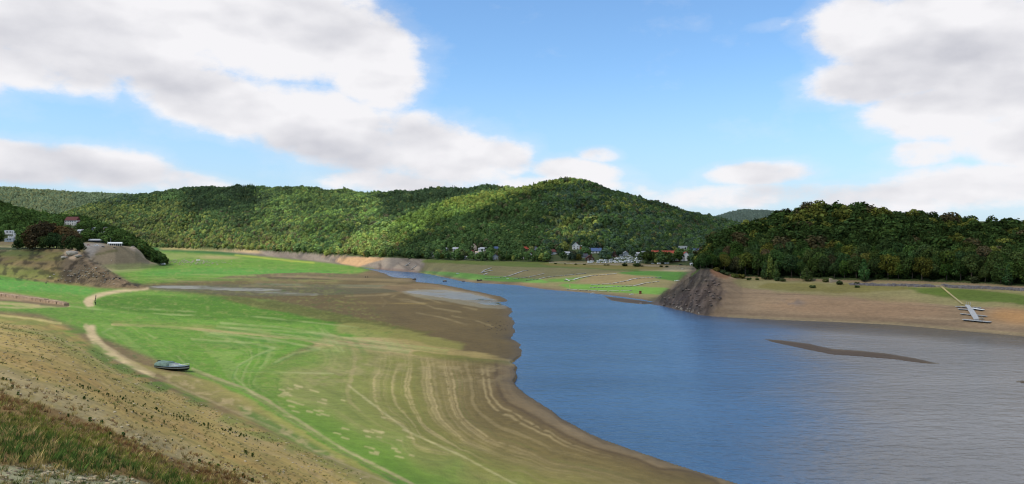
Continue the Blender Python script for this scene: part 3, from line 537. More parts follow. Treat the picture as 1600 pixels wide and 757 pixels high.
# the lake: one level sheet with wind ripples
def water_mat():
    m, nt, b = newmat('lake_water'); L = nt.links; pos = N(nt, 'ShaderNodeNewGeometry').outputs['Position']
    def w(sx, sy, rot, sc, det):
        mp = N(nt, 'ShaderNodeMapping'); mp.inputs['Scale'].default_value = (sx, sy, 1); mp.inputs['Rotation'].default_value = (0, 0, rot); L.new(pos, mp.inputs[0])
        return noise_out(nt, sc, det, mp.outputs[0], .6)
    a = w(.55, 1.0, .12, .9, 3); c = w(.5, 1.0, -.2, .28, 2); g_ = w(.3, 1.0, .05, .02, 3)
    h = math_(nt, 'MULTIPLY_ADD', a, .42, math_(nt, 'MULTIPLY', c, 1.0))
    bp = N(nt, 'ShaderNodeBump', Strength=1.0, Distance=.75); L.new(h, bp.inputs['Height']); L.new(bp.outputs[0], b.inputs['Normal'])
    xy = N(nt, 'ShaderNodeSeparateXYZ'); L.new(pos, xy.inputs[0])
    cloud_refl = math_(nt, 'SUBTRACT', xy.outputs[0], math_(nt, 'MULTIPLY', xy.outputs[1], .35)); cloud_refl = math_(nt, 'ADD', cloud_refl, math_(nt, 'MULTIPLY_ADD', w(.5, 1, .3, .012, 3), 70, -35))  # edge of the grey cloud reflection painted into the base colour
    sm = N(nt, 'ShaderNodeMapRange'); sm.interpolation_type = 'SMOOTHSTEP'; L.new(cloud_refl, sm.inputs[0]); sm.inputs[1].default_value = -14; sm.inputs[2].default_value = 26
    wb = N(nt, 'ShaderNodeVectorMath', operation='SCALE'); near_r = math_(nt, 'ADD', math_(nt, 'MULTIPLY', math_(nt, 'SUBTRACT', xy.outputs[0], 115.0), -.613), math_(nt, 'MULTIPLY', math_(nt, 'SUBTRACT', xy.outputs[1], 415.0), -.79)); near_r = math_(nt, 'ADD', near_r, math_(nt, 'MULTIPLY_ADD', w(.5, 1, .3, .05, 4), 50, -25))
    nm = N(nt, 'ShaderNodeMapRange'); nm.interpolation_type = 'SMOOTHSTEP'; L.new(near_r, nm.inputs[0]); nm.inputs[1].default_value = 52; nm.inputs[2].default_value = 4; xm = N(nt, 'ShaderNodeMapRange'); L.new(xy.outputs[0], xm.inputs[0]); xm.inputs[1].default_value = 85; xm.inputs[2].default_value = 135  # band along the right bank where its brown reflection is painted
    L.new(mixc(nt, 'MIX', math_(nt, 'MULTIPLY', nm.outputs[0], math_(nt, 'MULTIPLY', xm.outputs[0], .9)), mixc(nt, 'MIX', sm.outputs[0], (.036, .082, .155), (.112, .116, .122)), (.050, .042, .028)), wb.inputs[0]); L.new(math_(nt, 'MULTIPLY_ADD', w(.25, 1, .2, .02, 4), .9, .55), wb.inputs['Scale']); L.new(wb.outputs[0], b.inputs['Base Color'])   # blue water, with grey cloud and brown bank reflections painted into the colour
    mr = N(nt, 'ShaderNodeMapRange'); L.new(g_, mr.inputs[0]); mr.inputs[3].default_value = .12; mr.inputs[4].default_value = .30; L.new(mr.outputs[0], b.inputs['Roughness'])
    b.inputs['IOR'].default_value = 1.33; b.inputs['Specular IOR Level'].default_value = .5
    return m
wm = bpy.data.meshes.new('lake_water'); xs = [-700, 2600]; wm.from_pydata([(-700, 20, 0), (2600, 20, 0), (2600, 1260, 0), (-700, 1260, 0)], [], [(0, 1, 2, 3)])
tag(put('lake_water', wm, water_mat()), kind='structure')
# ------------------------------------------------------------------ camera, sun, sky
cam = bpy.data.cameras.new('camera'); co = bpy.data.objects.new('camera', cam); COL.objects.link(co)
co.location = (0, 0, H); co.rotation_euler = (R(90), 0, 0); cam.sensor_width = 36; cam.lens = 36 * F / 1600; cam.shift_y = -6.5 / 1600
cam.clip_start = .5; cam.clip_end = 20000; scene.camera = co
SUN = Vector((-.58, -.26, .77)).normalized()
sd = bpy.data.lights.new('sun', 'SUN'); sd.energy = 4.2; sd.angle = R(.5); sd.color = (1, .95, .86)
so = bpy.data.objects.new('sun', sd); COL.objects.link(so); so.rotation_euler = SUN.to_track_quat('Z', 'Y').to_euler(); so.location = (-50, -30, 90)
world = bpy.data.worlds.new('World'); scene.world = world; world.use_nodes = True
nt = world.node_tree; L = nt.links; bg = nt.nodes['Background']
sky = nt.nodes.new('ShaderNodeTexSky'); sky.sky_type = 'NISHITA'; sky.sun_disc = False
sky.sun_elevation = math.asin(SUN.z); sky.sun_rotation = math.atan2(SUN.x, SUN.y); sky.air_density = 1.0; sky.dust_density = .6; sky.ozone_density = 1.6
tc = nt.nodes.new('ShaderNodeTexCoord'); sx = nt.nodes.new('ShaderNodeSeparateXYZ'); L.new(tc.outputs['Generated'], sx.inputs[0])
az = math_(nt, 'ARCTAN2', sx.outputs[0], sx.outputs[1]); el = math_(nt, 'ARCSINE', sx.outputs[2])
cb = nt.nodes.new('ShaderNodeCombineXYZ'); L.new(az, cb.inputs[0]); L.new(el, cb.inputs[1]); ae = cb.outputs[0]
# soft large-scale wander of the outlines
def wnoise(scale, det, rough=.55, off=(0, 0, 0), sc=(1, 1.7, 1)):
    mp = nt.nodes.new('ShaderNodeMapping'); mp.inputs['Location'].default_value = off; mp.inputs['Scale'].default_value = sc; L.new(ae, mp.inputs[0])
    n = N(nt, 'ShaderNodeTexNoise', Scale=scale, Detail=det, Roughness=rough); L.new(mp.outputs[0], n.inputs['Vector']); return n.outputs[0]
def ang(px, py):
    u = (px - CX) / F; v = (HY - py) / F; return math.atan(u), math.atan(v * math.cos(math.atan(u)))
blobs = [  # centre x, y, half width, half height (image units), tilt in degrees, weight
 (120,30,330,95,6,1.2),(420,40,230,95,8,1.2),(585,105,95,95,0,1.0),(540,30,70,70,0,.8),(330,155,170,60,14,1.05),(520,200,190,72,14,1.1),(680,235,170,62,12,1.05),(775,245,75,42,12,.9),(60,110,170,45,4,1.0),(-200,60,300,140,0,1.2),
 (640,285,190,26,2,.75),(20,250,150,45,4,1.0),(170,262,150,38,6,1.0),(290,285,130,24,8,.85),(-150,250,180,60,0,1.1),
 (900,268,90,26,4,.95),(938,243,42,16,0,.8),(860,290,150,22,0,.8),(1000,300,80,20,0,.45),
 (1180,272,105,24,-2,.95),(1150,306,180,26,0,.85),(1085,300,50,26,0,.6),
 (1330,40,95,62,0,1.0),(1450,70,180,95,0,1.15),(1600,90,190,130,0,1.2),(1345,130,110,46,0,1.0),(1480,175,185,50,0,1.05),(1620,210,170,70,0,1.05),(1440,240,80,30,0,.7),(1540,290,210,46,0,.95),(1380,312,190,32,0,.85),(1700,200,160,200,0,1.2),
 (1215,38,44,12,-6,.5)]
cover_ = None
for (x, y, a_, b_, rot, wgt) in blobs:
    A_, E_ = ang(x, y); mp = nt.nodes.new('ShaderNodeMapping'); mp.vector_type = 'TEXTURE'
    mp.inputs['Location'].default_value = (A_, E_, 0); mp.inputs['Rotation'].default_value = (0, 0, R(-rot))
    k = math.cos(math.atan((x - CX) / F)) ** 2
    mp.inputs['Scale'].default_value = (a_ / F * max(k, .6), b_ / F * max(k, .6) ** .5, 1); L.new(ae, mp.inputs[0])
    ln = nt.nodes.new('ShaderNodeVectorMath'); ln.operation = 'LENGTH'; L.new(mp.outputs[0], ln.inputs[0])
    mr = nt.nodes.new('ShaderNodeMapRange'); mr.interpolation_type = 'SMOOTHSTEP'; L.new(ln.outputs['Value'], mr.inputs[0])
    mr.inputs[1].default_value = 1.45; mr.inputs[2].default_value = .35; mr.inputs[3].default_value = 0; mr.inputs[4].default_value = wgt
    cover_ = mr.outputs[0] if cover_ is None else math_(nt, 'MAXIMUM', cover_, mr.outputs[0])
# the sky above and behind the photo's edge: broken cloud left and right, blue in the middle
def degblob(a_d, e_d, ra, re_, w_):
    mp = nt.nodes.new('ShaderNodeMapping'); mp.vector_type = 'TEXTURE'; mp.inputs['Location'].default_value = (R(a_d), R(e_d), 0); mp.inputs['Scale'].default_value = (R(ra), R(re_), 1); L.new(ae, mp.inputs[0])
    ln = nt.nodes.new('ShaderNodeVectorMath'); ln.operation = 'LENGTH'; L.new(mp.outputs[0], ln.inputs[0])
    mr = nt.nodes.new('ShaderNodeMapRange'); mr.interpolation_type = 'SMOOTHSTEP'; L.new(ln.outputs['Value'], mr.inputs[0]); mr.inputs[1].default_value = 1.3; mr.inputs[2].default_value = .6; mr.inputs[3].default_value = 0; mr.inputs[4].default_value = w_
    return mr.outputs[0]
for q in ((44, 36, 26, 24, 1.1), (-32, 34, 22, 20, 1.0), (120, 40, 50, 30, .9), (-130, 35, 50, 25, .8)):
    cover_ = math_(nt, 'MAXIMUM', cover_, degblob(*q))
n1 = wnoise(7, 7, .58); n1b = wnoise(7, 5, .55, (0.006, -.035, 0)); n2 = wnoise(20, 9, .62, (3, 1, 0)); m1 = wnoise(4.5, 3, .5, (0, 0, 0), (1, 2.6, 1)); m1b = wnoise(4.5, 3, .5, (0, -.09, 0), (1, 2.6, 1)); n3 = wnoise(3.2, 4, .5, (7, 2, 0))
d1 = math_(nt, 'MULTIPLY_ADD', math_(nt, 'SUBTRACT', n1, .5), 1.25, cover_); d1 = math_(nt, 'MULTIPLY_ADD', math_(nt, 'SUBTRACT', n2, .5), .85, d1)
mrc = nt.nodes.new('ShaderNodeMapRange'); mrc.interpolation_type = 'SMOOTHSTEP'; L.new(d1, mrc.inputs[0]); mrc.inputs[1].default_value = .33; mrc.inputs[2].default_value = .90; alpha = mrc.outputs[0]
thin = nt.nodes.new('ShaderNodeMapRange'); L.new(d1, thin.inputs[0]); thin.inputs[1].default_value = .1; thin.inputs[2].default_value = .7; thin.inputs[3].default_value = 0; thin.inputs[4].default_value = .28
alpha = math_(nt, 'MAXIMUM', alpha, thin.outputs[0])
# light and shade of the billows: bright towards the top, greyer in the thick middles and at the base
relief = math_(nt, 'ADD', math_(nt, 'MULTIPLY', math_(nt, 'SUBTRACT', n1, n1b), 1.0), math_(nt, 'MULTIPLY', math_(nt, 'SUBTRACT', m1, m1b), 2.2))
thick = nt.nodes.new('ShaderNodeMapRange'); L.new(d1, thick.inputs[0]); thick.inputs[1].default_value = .55; thick.inputs[2].default_value = 1.5; thick.inputs[3].default_value = .12; thick.inputs[4].default_value = -.20
sh_ = math_(nt, 'ADD', math_(nt, 'ADD', relief, thick.outputs[0]), math_(nt, 'MULTIPLY', math_(nt, 'SUBTRACT', n2, .5), .6)); sh_ = math_(nt, 'ADD', sh_, math_(nt, 'MULTIPLY_ADD', n3, .5, .62))
shc = nt.nodes.new('ShaderNodeClamp'); L.new(sh_, shc.inputs[0])
K = 1.0 / .13
ccol = mixc(nt, 'MIX', shc.outputs[0], tuple(lin((186, 188, 199)) * K), tuple(lin((246, 245, 248)) * K))
# horizon haze
hz = nt.nodes.new('ShaderNodeMapRange'); hz.interpolation_type = 'SMOOTHSTEP'; L.new(el, hz.inputs[0]); hz.inputs[1].default_value = R(13); hz.inputs[2].default_value = R(-1); hz.inputs[3].default_value = 0; hz.inputs[4].default_value = .62
skyg = mixc(nt, 'MULTIPLY', 1.0, sky.outputs[0], (.98, 1.26, 1.48))
skyc = mixc(nt, 'MIX', hz.outputs[0], skyg, tuple(lin((186, 208, 240)) * K))
final = mixc(nt, 'MIX', alpha, skyc, ccol); L.new(final, bg.inputs[0]); bg.inputs[1].default_value = .13
world.cycles.sampling_method = 'MANUAL'; world.cycles.sample_map_resolution = 512
scene.view_settings.view_transform = 'Standard'; scene.view_settings.look = 'None'; scene.view_settings.exposure = 0
scene.cycles.max_bounces = 6; scene.cycles.diffuse_bounces = 3; scene.cycles.glossy_bounces = 3
scene.cycles.pixel_filter_type = 'BLACKMAN_HARRIS'; scene.cycles.filter_width = 1.15
# ------------------------------------------------------------------ trees
def leaf_mat(name, trans=.25, gain=1.0):
    m, nt, b = newmat(name); L = nt.links
    ti = N(nt, 'ShaderNodeAttribute', attribute_name='tint'); ti.attribute_type = 'INSTANCER'
    sh = N(nt, 'ShaderNodeAttribute', attribute_name='shade')
    v = N(nt, 'ShaderNodeVectorMath', operation='MULTIPLY'); L.new(ti.outputs['Color'], v.inputs[0]); L.new(sh.outputs['Color'], v.inputs[1])
    d_ = N(nt, 'ShaderNodeBsdfDiffuse'); t = N(nt, 'ShaderNodeBsdfTranslucent'); mx = N(nt, 'ShaderNodeMixShader'); mx.inputs[0].default_value = trans
    L.new(v.outputs[0], d_.inputs[0]); L.new(v.outputs[0], t.inputs[0]); L.new(d_.outputs[0], mx.inputs[1]); L.new(t.outputs[0], mx.inputs[2])
    L.new(mx.outputs[0], nt.nodes['Material Output'].inputs[0]); nt.nodes.remove(b); return m
LEAF = leaf_mat('foliage'); BARK = worn('bark', (88, 76, 62), .3, 2.0, .95)
def leaf_quads(P_, Nn, size, r, aspect=1.0):
    n = len(P_); a = r.normal(size=(n, 3)); t = np.cross(Nn, a); t /= np.linalg.norm(t, axis=1)[:, None] + 1e-9; b_ = np.cross(Nn, t)
    s = size * r.uniform(.6, 1.35, n)[:, None]; t = t * s; b_ = b_ * s * aspect
    k = r.uniform(.5, 1, (n, 1)); V_ = np.stack([P_ - t - b_ * k, P_ + t * k - b_, P_ + t + b_ * k, P_ - t * k + b_], 1).reshape(-1, 3)
    return V_, np.arange(4 * n).reshape(n, 4)
def tree_mesh(name, seed, nleaf, leaf, kind='broad', trunk=True, lobes=9, con=1.0):
    """unit-height tree; returns (crown, trunk) meshes"""
    r = np.random.default_rng(seed); C = []
    if kind == 'broad':
        for k in range(lobes):
            t = (k + .5) / lobes; a = k * 2.4 + r.uniform(-.5, .5); z = .34 + .46 * t + r.uniform(-.05, .05); rr = .24 * math.sin(math.pi * min(1, .22 + .72 * t)) * r.uniform(.6, 1.15)
            C.append((rr * math.cos(a), rr * math.sin(a), z, r.uniform(.13, .19) * (1.1 - .35 * t), r.uniform(.85, 1.1)))
        C.append((0, 0, .62, .24, 1.0))
    elif kind == 'tall':
        for k in range(lobes):
            t = k / (lobes - 1); a = k * 2.4; z = .24 + .66 * t; rr = .07 * (1 - t)
            C.append((rr * math.cos(a), rr * math.sin(a), z, (.15 - .09 * t) * r.uniform(.75, 1.1), 1.35))
    elif kind == 'bush':
        for k in range(lobes):
            a = k * 2.4; rr = r.uniform(.1, .5); C.append((rr * math.cos(a), rr * math.sin(a), r.uniform(.25, .6), r.uniform(.25, .4), .95))
    if kind == 'conifer':
        n = nleaf; z = r.beta(1.2, 1.7, n) * .86 + .12; tier = 1 - ((z * 11) % 1) * .45; rad = (1.02 - z) * .26 * tier * r.uniform(.75, 1.1, n); a = r.uniform(0, 6.28, n)
        P_ = np.stack([np.cos(a) * rad, np.sin(a) * rad, z], 1); Nn = np.stack([np.cos(a), np.sin(a), np.full(n, .9)], 1) + r.normal(size=(n, 3)) * .4
        lob = (a * 3).astype(int); inner = np.zeros(n)
    else:
        C = np.array(C); w = C[:, 3] ** 2; lob = r.choice(len(C), nleaf * 2, p=w / w.sum()); d_ = r.normal(size=(nleaf * 2, 3)); d_ /= np.linalg.norm(d_, axis=1)[:, None]
        c = C[lob]; rad = c[:, 3] * r.uniform(.72, 1.12, nleaf * 2); P_ = c[:, :3] + d_ * rad[:, None] * np.stack([np.ones(len(c))] * 2 + [c[:, 4]], 1)
        dep = np.max([1 - np.linalg.norm((P_ - q[:3]) / [1, 1, q[4]], axis=1) / q[3] for q in C], axis=0)
        keep = np.where(dep < .32)[0][:nleaf]; P_ = P_[keep]; d_ = d_[keep]; lob = lob[keep]; Nn = d_ + r.normal(size=d_.shape) * .42 + np.array([0, 0, .25])
    Nn /= np.linalg.norm(Nn, axis=1)[:, None]
    V_, Fq = leaf_quads(P_, Nn, leaf, r); me = fastmesh(name + '_crown', V_, Fq)
    lobv = r.uniform(.72, 1.28, 64); s = 1 + (lobv[lob % 64] * r.uniform(.55, 1.45, len(P_)) - 1) * con; hue = r.uniform(-.12, .12, len(P_))
    colr = np.stack([s * (1 + hue), s, s * (1 - hue), s * 0 + 1], 1).repeat(4, 0)
    at = me.attributes.new('shade', 'FLOAT_COLOR', 'POINT'); at.data.foreach_set('color', colr.astype(np.float32).ravel()); me.materials.append(LEAF)
    tr = None
    if trunk:
        mb = MB(); lean = (r.uniform(-.03, .03), r.uniform(-.03, .03))
        mb.tube((0, 0, -.06), (lean[0], lean[1], .32), .024, .017, 7); mb.tube((lean[0], lean[1], .32), (lean[0] * 2, lean[1] * 2, .72), .017, .006, 6)
        for k in range(7):
            a = k * 2.4; z0 = .26 + k * .055; mb.tube((lean[0], lean[1], z0), (math.cos(a) * .17, math.sin(a) * .17, z0 + .17), .009, .003, 5)
        tr = mb.mesh(name + '_trunk', True); tr.materials.append(BARK)
    return me, tr
def joined(name, cr, tr):
    """crown and trunk in one mesh, for trees that only ever stand in the far masses"""
    n = len(cr.vertices); a = np.empty(n * 3, np.float32); cr.vertices.foreach_get('co', a); me = cr; return me
BIG = [tree_mesh('broadleaf', 100 + i, 1500, .021, lobes=8 + i % 4) for i in range(8)]
MIDT = [tree_mesh('broadleaf_mid', 200 + i, 560, .032, lobes=8 + i % 3) for i in range(6)]
TALL = [tree_mesh('slender', 300 + i, 900, .018, 'tall', lobes=11) for i in range(3)]
CON = [tree_mesh('conifer', 400 + i, 500, .026, 'conifer') for i in range(3)]
BUSH = [tree_mesh('bush', 500 + i, 500, .07, 'bush', False, 7) for i in range(4)]
FAR = [tree_mesh('far_tree', 600 + i, 230, .048, trunk=False, lobes=7, con=.6)[0] for i in range(6)] + [tree_mesh('far_conifer', 700 + i, 150, .04, 'conifer', False, con=.6)[0] for i in range(3)]
def as_collection(name, meshes):
    c = bpy.data.collections.new(name)
    for i, me in enumerate(meshes): c.objects.link(bpy.data.objects.new('%s_%02d' % (name, i), me))
    return c
def scatter(name, coll, P_, kindi, rot, size, tint_=None, label=None, cat=None):
    """one object of uncountable stuff: instances on points"""
    me = bpy.data.meshes.new(name); n = len(P_); me.vertices.add(n); me.vertices.foreach_set('co', np.asarray(P_, np.float32).ravel())
    at = me.attributes.new('sort', 'INT', 'POINT'); at.data.foreach_set('value', np.asarray(kindi, np.int32))
    at = me.attributes.new('turn', 'FLOAT_VECTOR', 'POINT'); at.data.foreach_set('vector', np.asarray(rot, np.float32).ravel())
    at = me.attributes.new('size', 'FLOAT_VECTOR', 'POINT'); at.data.foreach_set('vector', np.asarray(size, np.float32).ravel())
    if tint_ is not None: at = me.attributes.new('tint', 'FLOAT_COLOR', 'POINT'); at.data.foreach_set('color', np.c_[tint_, np.ones(n)].astype(np.float32).ravel())
    ng = bpy.data.node_groups.new(name, 'GeometryNodeTree'); ng.interface.new_socket('Geometry', in_out='INPUT', socket_type='NodeSocketGeometry'); ng.interface.new_socket('Geometry', in_out='OUTPUT', socket_type='NodeSocketGeometry')
    gi = ng.nodes.new('NodeGroupInput'); go = ng.nodes.new('NodeGroupOutput'); ip = ng.nodes.new('GeometryNodeInstanceOnPoints'); ci = ng.nodes.new('GeometryNodeCollectionInfo')
    ci.inputs['Collection'].default_value = coll; ci.inputs['Separate Children'].default_value = True; ci.inputs['Reset Children'].default_value = True
    ng.links.new(gi.outputs[0], ip.inputs['Points']); ng.links.new(ci.outputs[0], ip.inputs['Instance']); ip.inputs['Pick Instance'].default_value = True
    for nm, ty, so_ in (('sort', 'INT', 'Instance Index'), ('turn', 'FLOAT_VECTOR', 'Rotation'), ('size', 'FLOAT_VECTOR', 'Scale')):
        na = ng.nodes.new('GeometryNodeInputNamedAttribute'); na.data_type = ty; na.inputs[0].default_value = nm; ng.links.new(na.outputs[0], ip.inputs[so_])
    ng.links.new(ip.outputs[0], go.inputs[0])
    o = put(name, me); md = o.modifiers.new('scatter', 'NODES'); md.node_group = ng; tag(o, label, cat, kind='stuff'); return o
FARC = as_collection('far_trees', FAR); MIDC = as_collection('mid_trees', [t[0] for t in MIDT])
G_DARK = np.array((.036, .060, .018)); G_MID = np.array((.052, .088, .022)); G_YEL = np.array((.150, .165, .034)); G_LIT = np.array((.125, .180, .034)); G_ORA = np.array((.150, .105, .036)); G_BRN = np.array((.072, .062, .028)); G_BLU = np.array((.040, .062, .036))
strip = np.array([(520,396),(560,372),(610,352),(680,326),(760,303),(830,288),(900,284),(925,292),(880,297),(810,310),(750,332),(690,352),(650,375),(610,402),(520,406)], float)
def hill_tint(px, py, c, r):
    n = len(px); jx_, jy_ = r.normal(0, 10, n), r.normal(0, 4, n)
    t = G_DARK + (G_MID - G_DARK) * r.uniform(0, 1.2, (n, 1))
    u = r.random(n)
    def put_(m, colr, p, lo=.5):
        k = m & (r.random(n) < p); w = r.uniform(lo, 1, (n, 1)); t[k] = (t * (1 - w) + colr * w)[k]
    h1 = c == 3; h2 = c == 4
    put_(h1, G_MID, .8); put_(h1 & (px + jx_ < 300) & (py + jy_ > 318), G_YEL, .65, .2); put_(h1 & (px + jx_ > 400) & (px + jx_ < 600) & (py > 298), G_LIT, .55, .2); put_(h1 & (px + jx_ > 220) & (px + jx_ < 560) & (py + jy_ > 350), G_YEL, .3, .2)  # sunlit zones of the long hill painted as brighter, yellower leaves
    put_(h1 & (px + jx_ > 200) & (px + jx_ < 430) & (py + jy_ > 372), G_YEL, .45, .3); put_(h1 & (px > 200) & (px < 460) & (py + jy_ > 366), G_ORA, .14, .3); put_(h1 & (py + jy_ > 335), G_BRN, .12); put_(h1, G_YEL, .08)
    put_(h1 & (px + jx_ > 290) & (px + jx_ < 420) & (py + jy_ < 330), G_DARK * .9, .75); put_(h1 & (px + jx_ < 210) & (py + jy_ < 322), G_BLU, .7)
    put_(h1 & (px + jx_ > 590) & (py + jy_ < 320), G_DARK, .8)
    s = inside(strip, px + jx_ * .6, py + jy_ * .5) & (c >= 3); put_(s, G_LIT, .8, .4); put_(s & (py + jy_ < 330), G_YEL, .7, .3); put_(s & (py + jy_ > 372), G_YEL, .35); put_(s & (py + jy_ > 378), G_ORA, .12)  # sunlight on the strip painted in as lighter, yellower leaves
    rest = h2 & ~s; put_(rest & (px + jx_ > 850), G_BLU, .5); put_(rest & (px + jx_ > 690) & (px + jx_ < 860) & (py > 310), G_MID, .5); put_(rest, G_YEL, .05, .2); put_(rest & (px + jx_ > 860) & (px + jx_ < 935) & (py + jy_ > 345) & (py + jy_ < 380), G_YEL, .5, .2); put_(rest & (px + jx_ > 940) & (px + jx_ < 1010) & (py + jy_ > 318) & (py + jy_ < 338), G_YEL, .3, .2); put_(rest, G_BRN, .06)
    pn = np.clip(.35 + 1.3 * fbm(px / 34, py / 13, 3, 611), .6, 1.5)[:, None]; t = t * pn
    f0 = c == 5; t[f0] = np.array((.150, .190, .110)) * r.uniform(.88, 1.1, (n, 1))[f0]; put_(f0 & (px < 120), np.array((.20, .21, .10)), .4); t[c == 6] = (np.array((.085, .115, .095)) * r.uniform(.88, 1.1, (n, 1)))[c == 6]  # far ridges: haze painted in as paler, bluer leaves
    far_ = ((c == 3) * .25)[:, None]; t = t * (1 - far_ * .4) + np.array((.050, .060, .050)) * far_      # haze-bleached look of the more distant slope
    return t * np.where(c == 3, 2.15, 1.8)[:, None] * np.where(c > 4, 1, r.uniform(.75, 1.2, n))[:, None] + np.array((.012, .018, .016)) * ((c == 3) | (c == 4))[:, None]  # small lift added to both hills' leaf tints stands in for haze
RMIN = np.minimum.accumulate(PYY, axis=1)
def attr_at(Aarr, X, Y):
    px = CX + X / Y * F; i = np.clip(np.rint(np.interp(px, cols, np.arange(NC))).astype(int), 0, NC - 1); j = np.clip(np.rint(np.interp(Y, rows, np.arange(NR))).astype(int), 0, NR - 1); return Aarr[i, j]
def cloud_of(comps, step, x0, x1, y0, y1, seed, slack=9):
    r = np.random.default_rng(seed); gx_, gy_ = np.meshgrid(np.arange(x0, x1, step), np.arange(y0, y1, step)); X = (gx_ + r.uniform(-.42, .42, gx_.shape) * step).ravel(); Y = (gy_ + r.uniform(-.42, .42, gy_.shape) * step).ravel()
    px = CX + X / Y * F; k = (px > -80) & (px < 1680); X, Y = X[k], Y[k]
    c = attr_at(comp, X, Y); k = np.isin(c, comps) & attr_at(forest, X, Y); X, Y, c = X[k], Y[k], c[k]
    k = attr_at(PYY, X, Y) - slack < attr_at(RMIN, X, Y); X, Y, c = X[k], Y[k], c[k]; Zt = zat(X, Y)
    return X, Y, Zt, CX + X / Y * F, HY + (H - Zt) * F / Y, c
def forest_stuff(name, label, data, hmin, hmax, wid, seed, conif=.06, coll=None, nb=6, nc=3, skip=None):
    X, Y, Zt, px, py, c = data; r = np.random.default_rng(seed)
    if skip is not None: k = ~skip(px, py, X, Y); X, Y, Zt, px, py, c = X[k], Y[k], Zt[k], px[k], py[k], c[k]
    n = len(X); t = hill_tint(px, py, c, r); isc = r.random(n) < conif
    if nc: ck = isc | ((c == 3) & (px > 375) & (px < 402) & (py < 325) & (r.random(n) < .8))
    else: ck = np.zeros(n, bool)
    sort = np.where(ck, nb + r.integers(0, max(nc, 1), n), r.integers(0, nb, n)); t[ck] = t[ck] * .75
    h = (hmin + (hmax * 1.12 - hmin) * r.random(n) ** 1.3) * np.clip(.6 + .8 * fbm(X / 60, Y / 60, 2, 77), .75, 1.25) * np.where(ck, 1.15, 1); w = h * wid * r.uniform(.75, 1.35, n) * np.where(ck, .7, 1)
    rot = np.zeros((n, 3)); rot[:, 2] = r.uniform(0, 6.28, n)
    return scatter(name, coll or FARC, np.stack([X, Y, Zt - h * .12], 1), sort, rot, np.stack([w, w, h], 1), t, label, 'forest')
# houses and other clearings hide no trees in front of them
clear = []      # (px0, px1, ynear, yfar, ) filled by the village list below
def in_clear(px, py, X, Y):
    m = np.zeros(len(px), bool)
    for (a, b, y0, y1) in clear: m |= (px > a) & (px < b) & (Y > y0) & (Y < y1)
    return m
# ------------------------------------------------------------------ built things
WHITE = worn('white_render', (226, 224, 216), .10, .8, .8); CREAM = worn('cream_render', (222, 200, 176), .1, .8, .85); GREYR = worn('grey_render', (150, 156, 160), .12, .8, .85); WOOD = worn('brown_boarding', (84, 58, 44), .25, 2, .9)
TILE = worn('red_tiles', (168, 74, 48), .2, 1.5, .85, rgb2=(120, 54, 40)); DTILE = worn('brown_red_tiles', (100, 50, 44), .2, 1.5, .85); SLATE = worn('dark_slate', (62, 66, 74), .2, 1.5, .7); BLUET = worn('blue_slate', (70, 92, 130), .15, 1.5, .6); PGREY = worn('pale_grey_sheet', (170, 172, 174), .12, 1.2, .6); ORANGE = worn('orange_render', (214, 150, 84), .1, 1, .85)
PANE = worn('window_glass', (44, 54, 64), .1, 3, .15); CARAV = worn('caravan_white', (232, 232, 228), .08, 1.2, .45); RUBBER = worn('dark_rubber', (28, 28, 30), .2, 4, .9); STEEL = worn('galvanised', (176, 178, 180), .15, 3, .45, .4); DECK = worn('weathered_deck', (178, 178, 174), .2, 1.6, .8); FLOAT = worn('dark_float', (52, 54, 58), .2, 2, .8)
CONC = worn('old_concrete', (168, 152, 128), .2, .8, .95); ROCK = worn('pale_rock', (176, 168, 152), .3, 1.2, .95, rgb2=(98, 88, 78), bump=.6); DROCK = worn('dark_rock', (84, 76, 68), .3, 1.5, .95, bump=.6); RUST = worn('rusty_steel', (122, 70, 48), .3, 3, .9); PLANK = worn('pale_plank', (190, 172, 112), .2, 2, .9)
PAINTS = {k: worn('paint_' + k, v, .06, 2, .35) for k, v in {'white': (228, 228, 228), 'blue': (70, 110, 170), 'dark': (40, 44, 50), 'red': (150, 40, 36), 'silver': (170, 174, 178)}.items()}
CLOTH_ = worn('dark_cloth', (44, 46, 56), .2, 6, .95); SKIN = worn('skin', (196, 150, 122), .1, 6, .7); SHIRT = worn('white_shirt', (226, 224, 220), .1, 6, .9)
def clear_for(p, wpx, py, depth=55, back=4):
    px = CX + p.x / p.y * F; clear.append((px - wpx / 2 - 1.0, px + wpx / 2 + 1.0, p.y - depth, p.y + back))
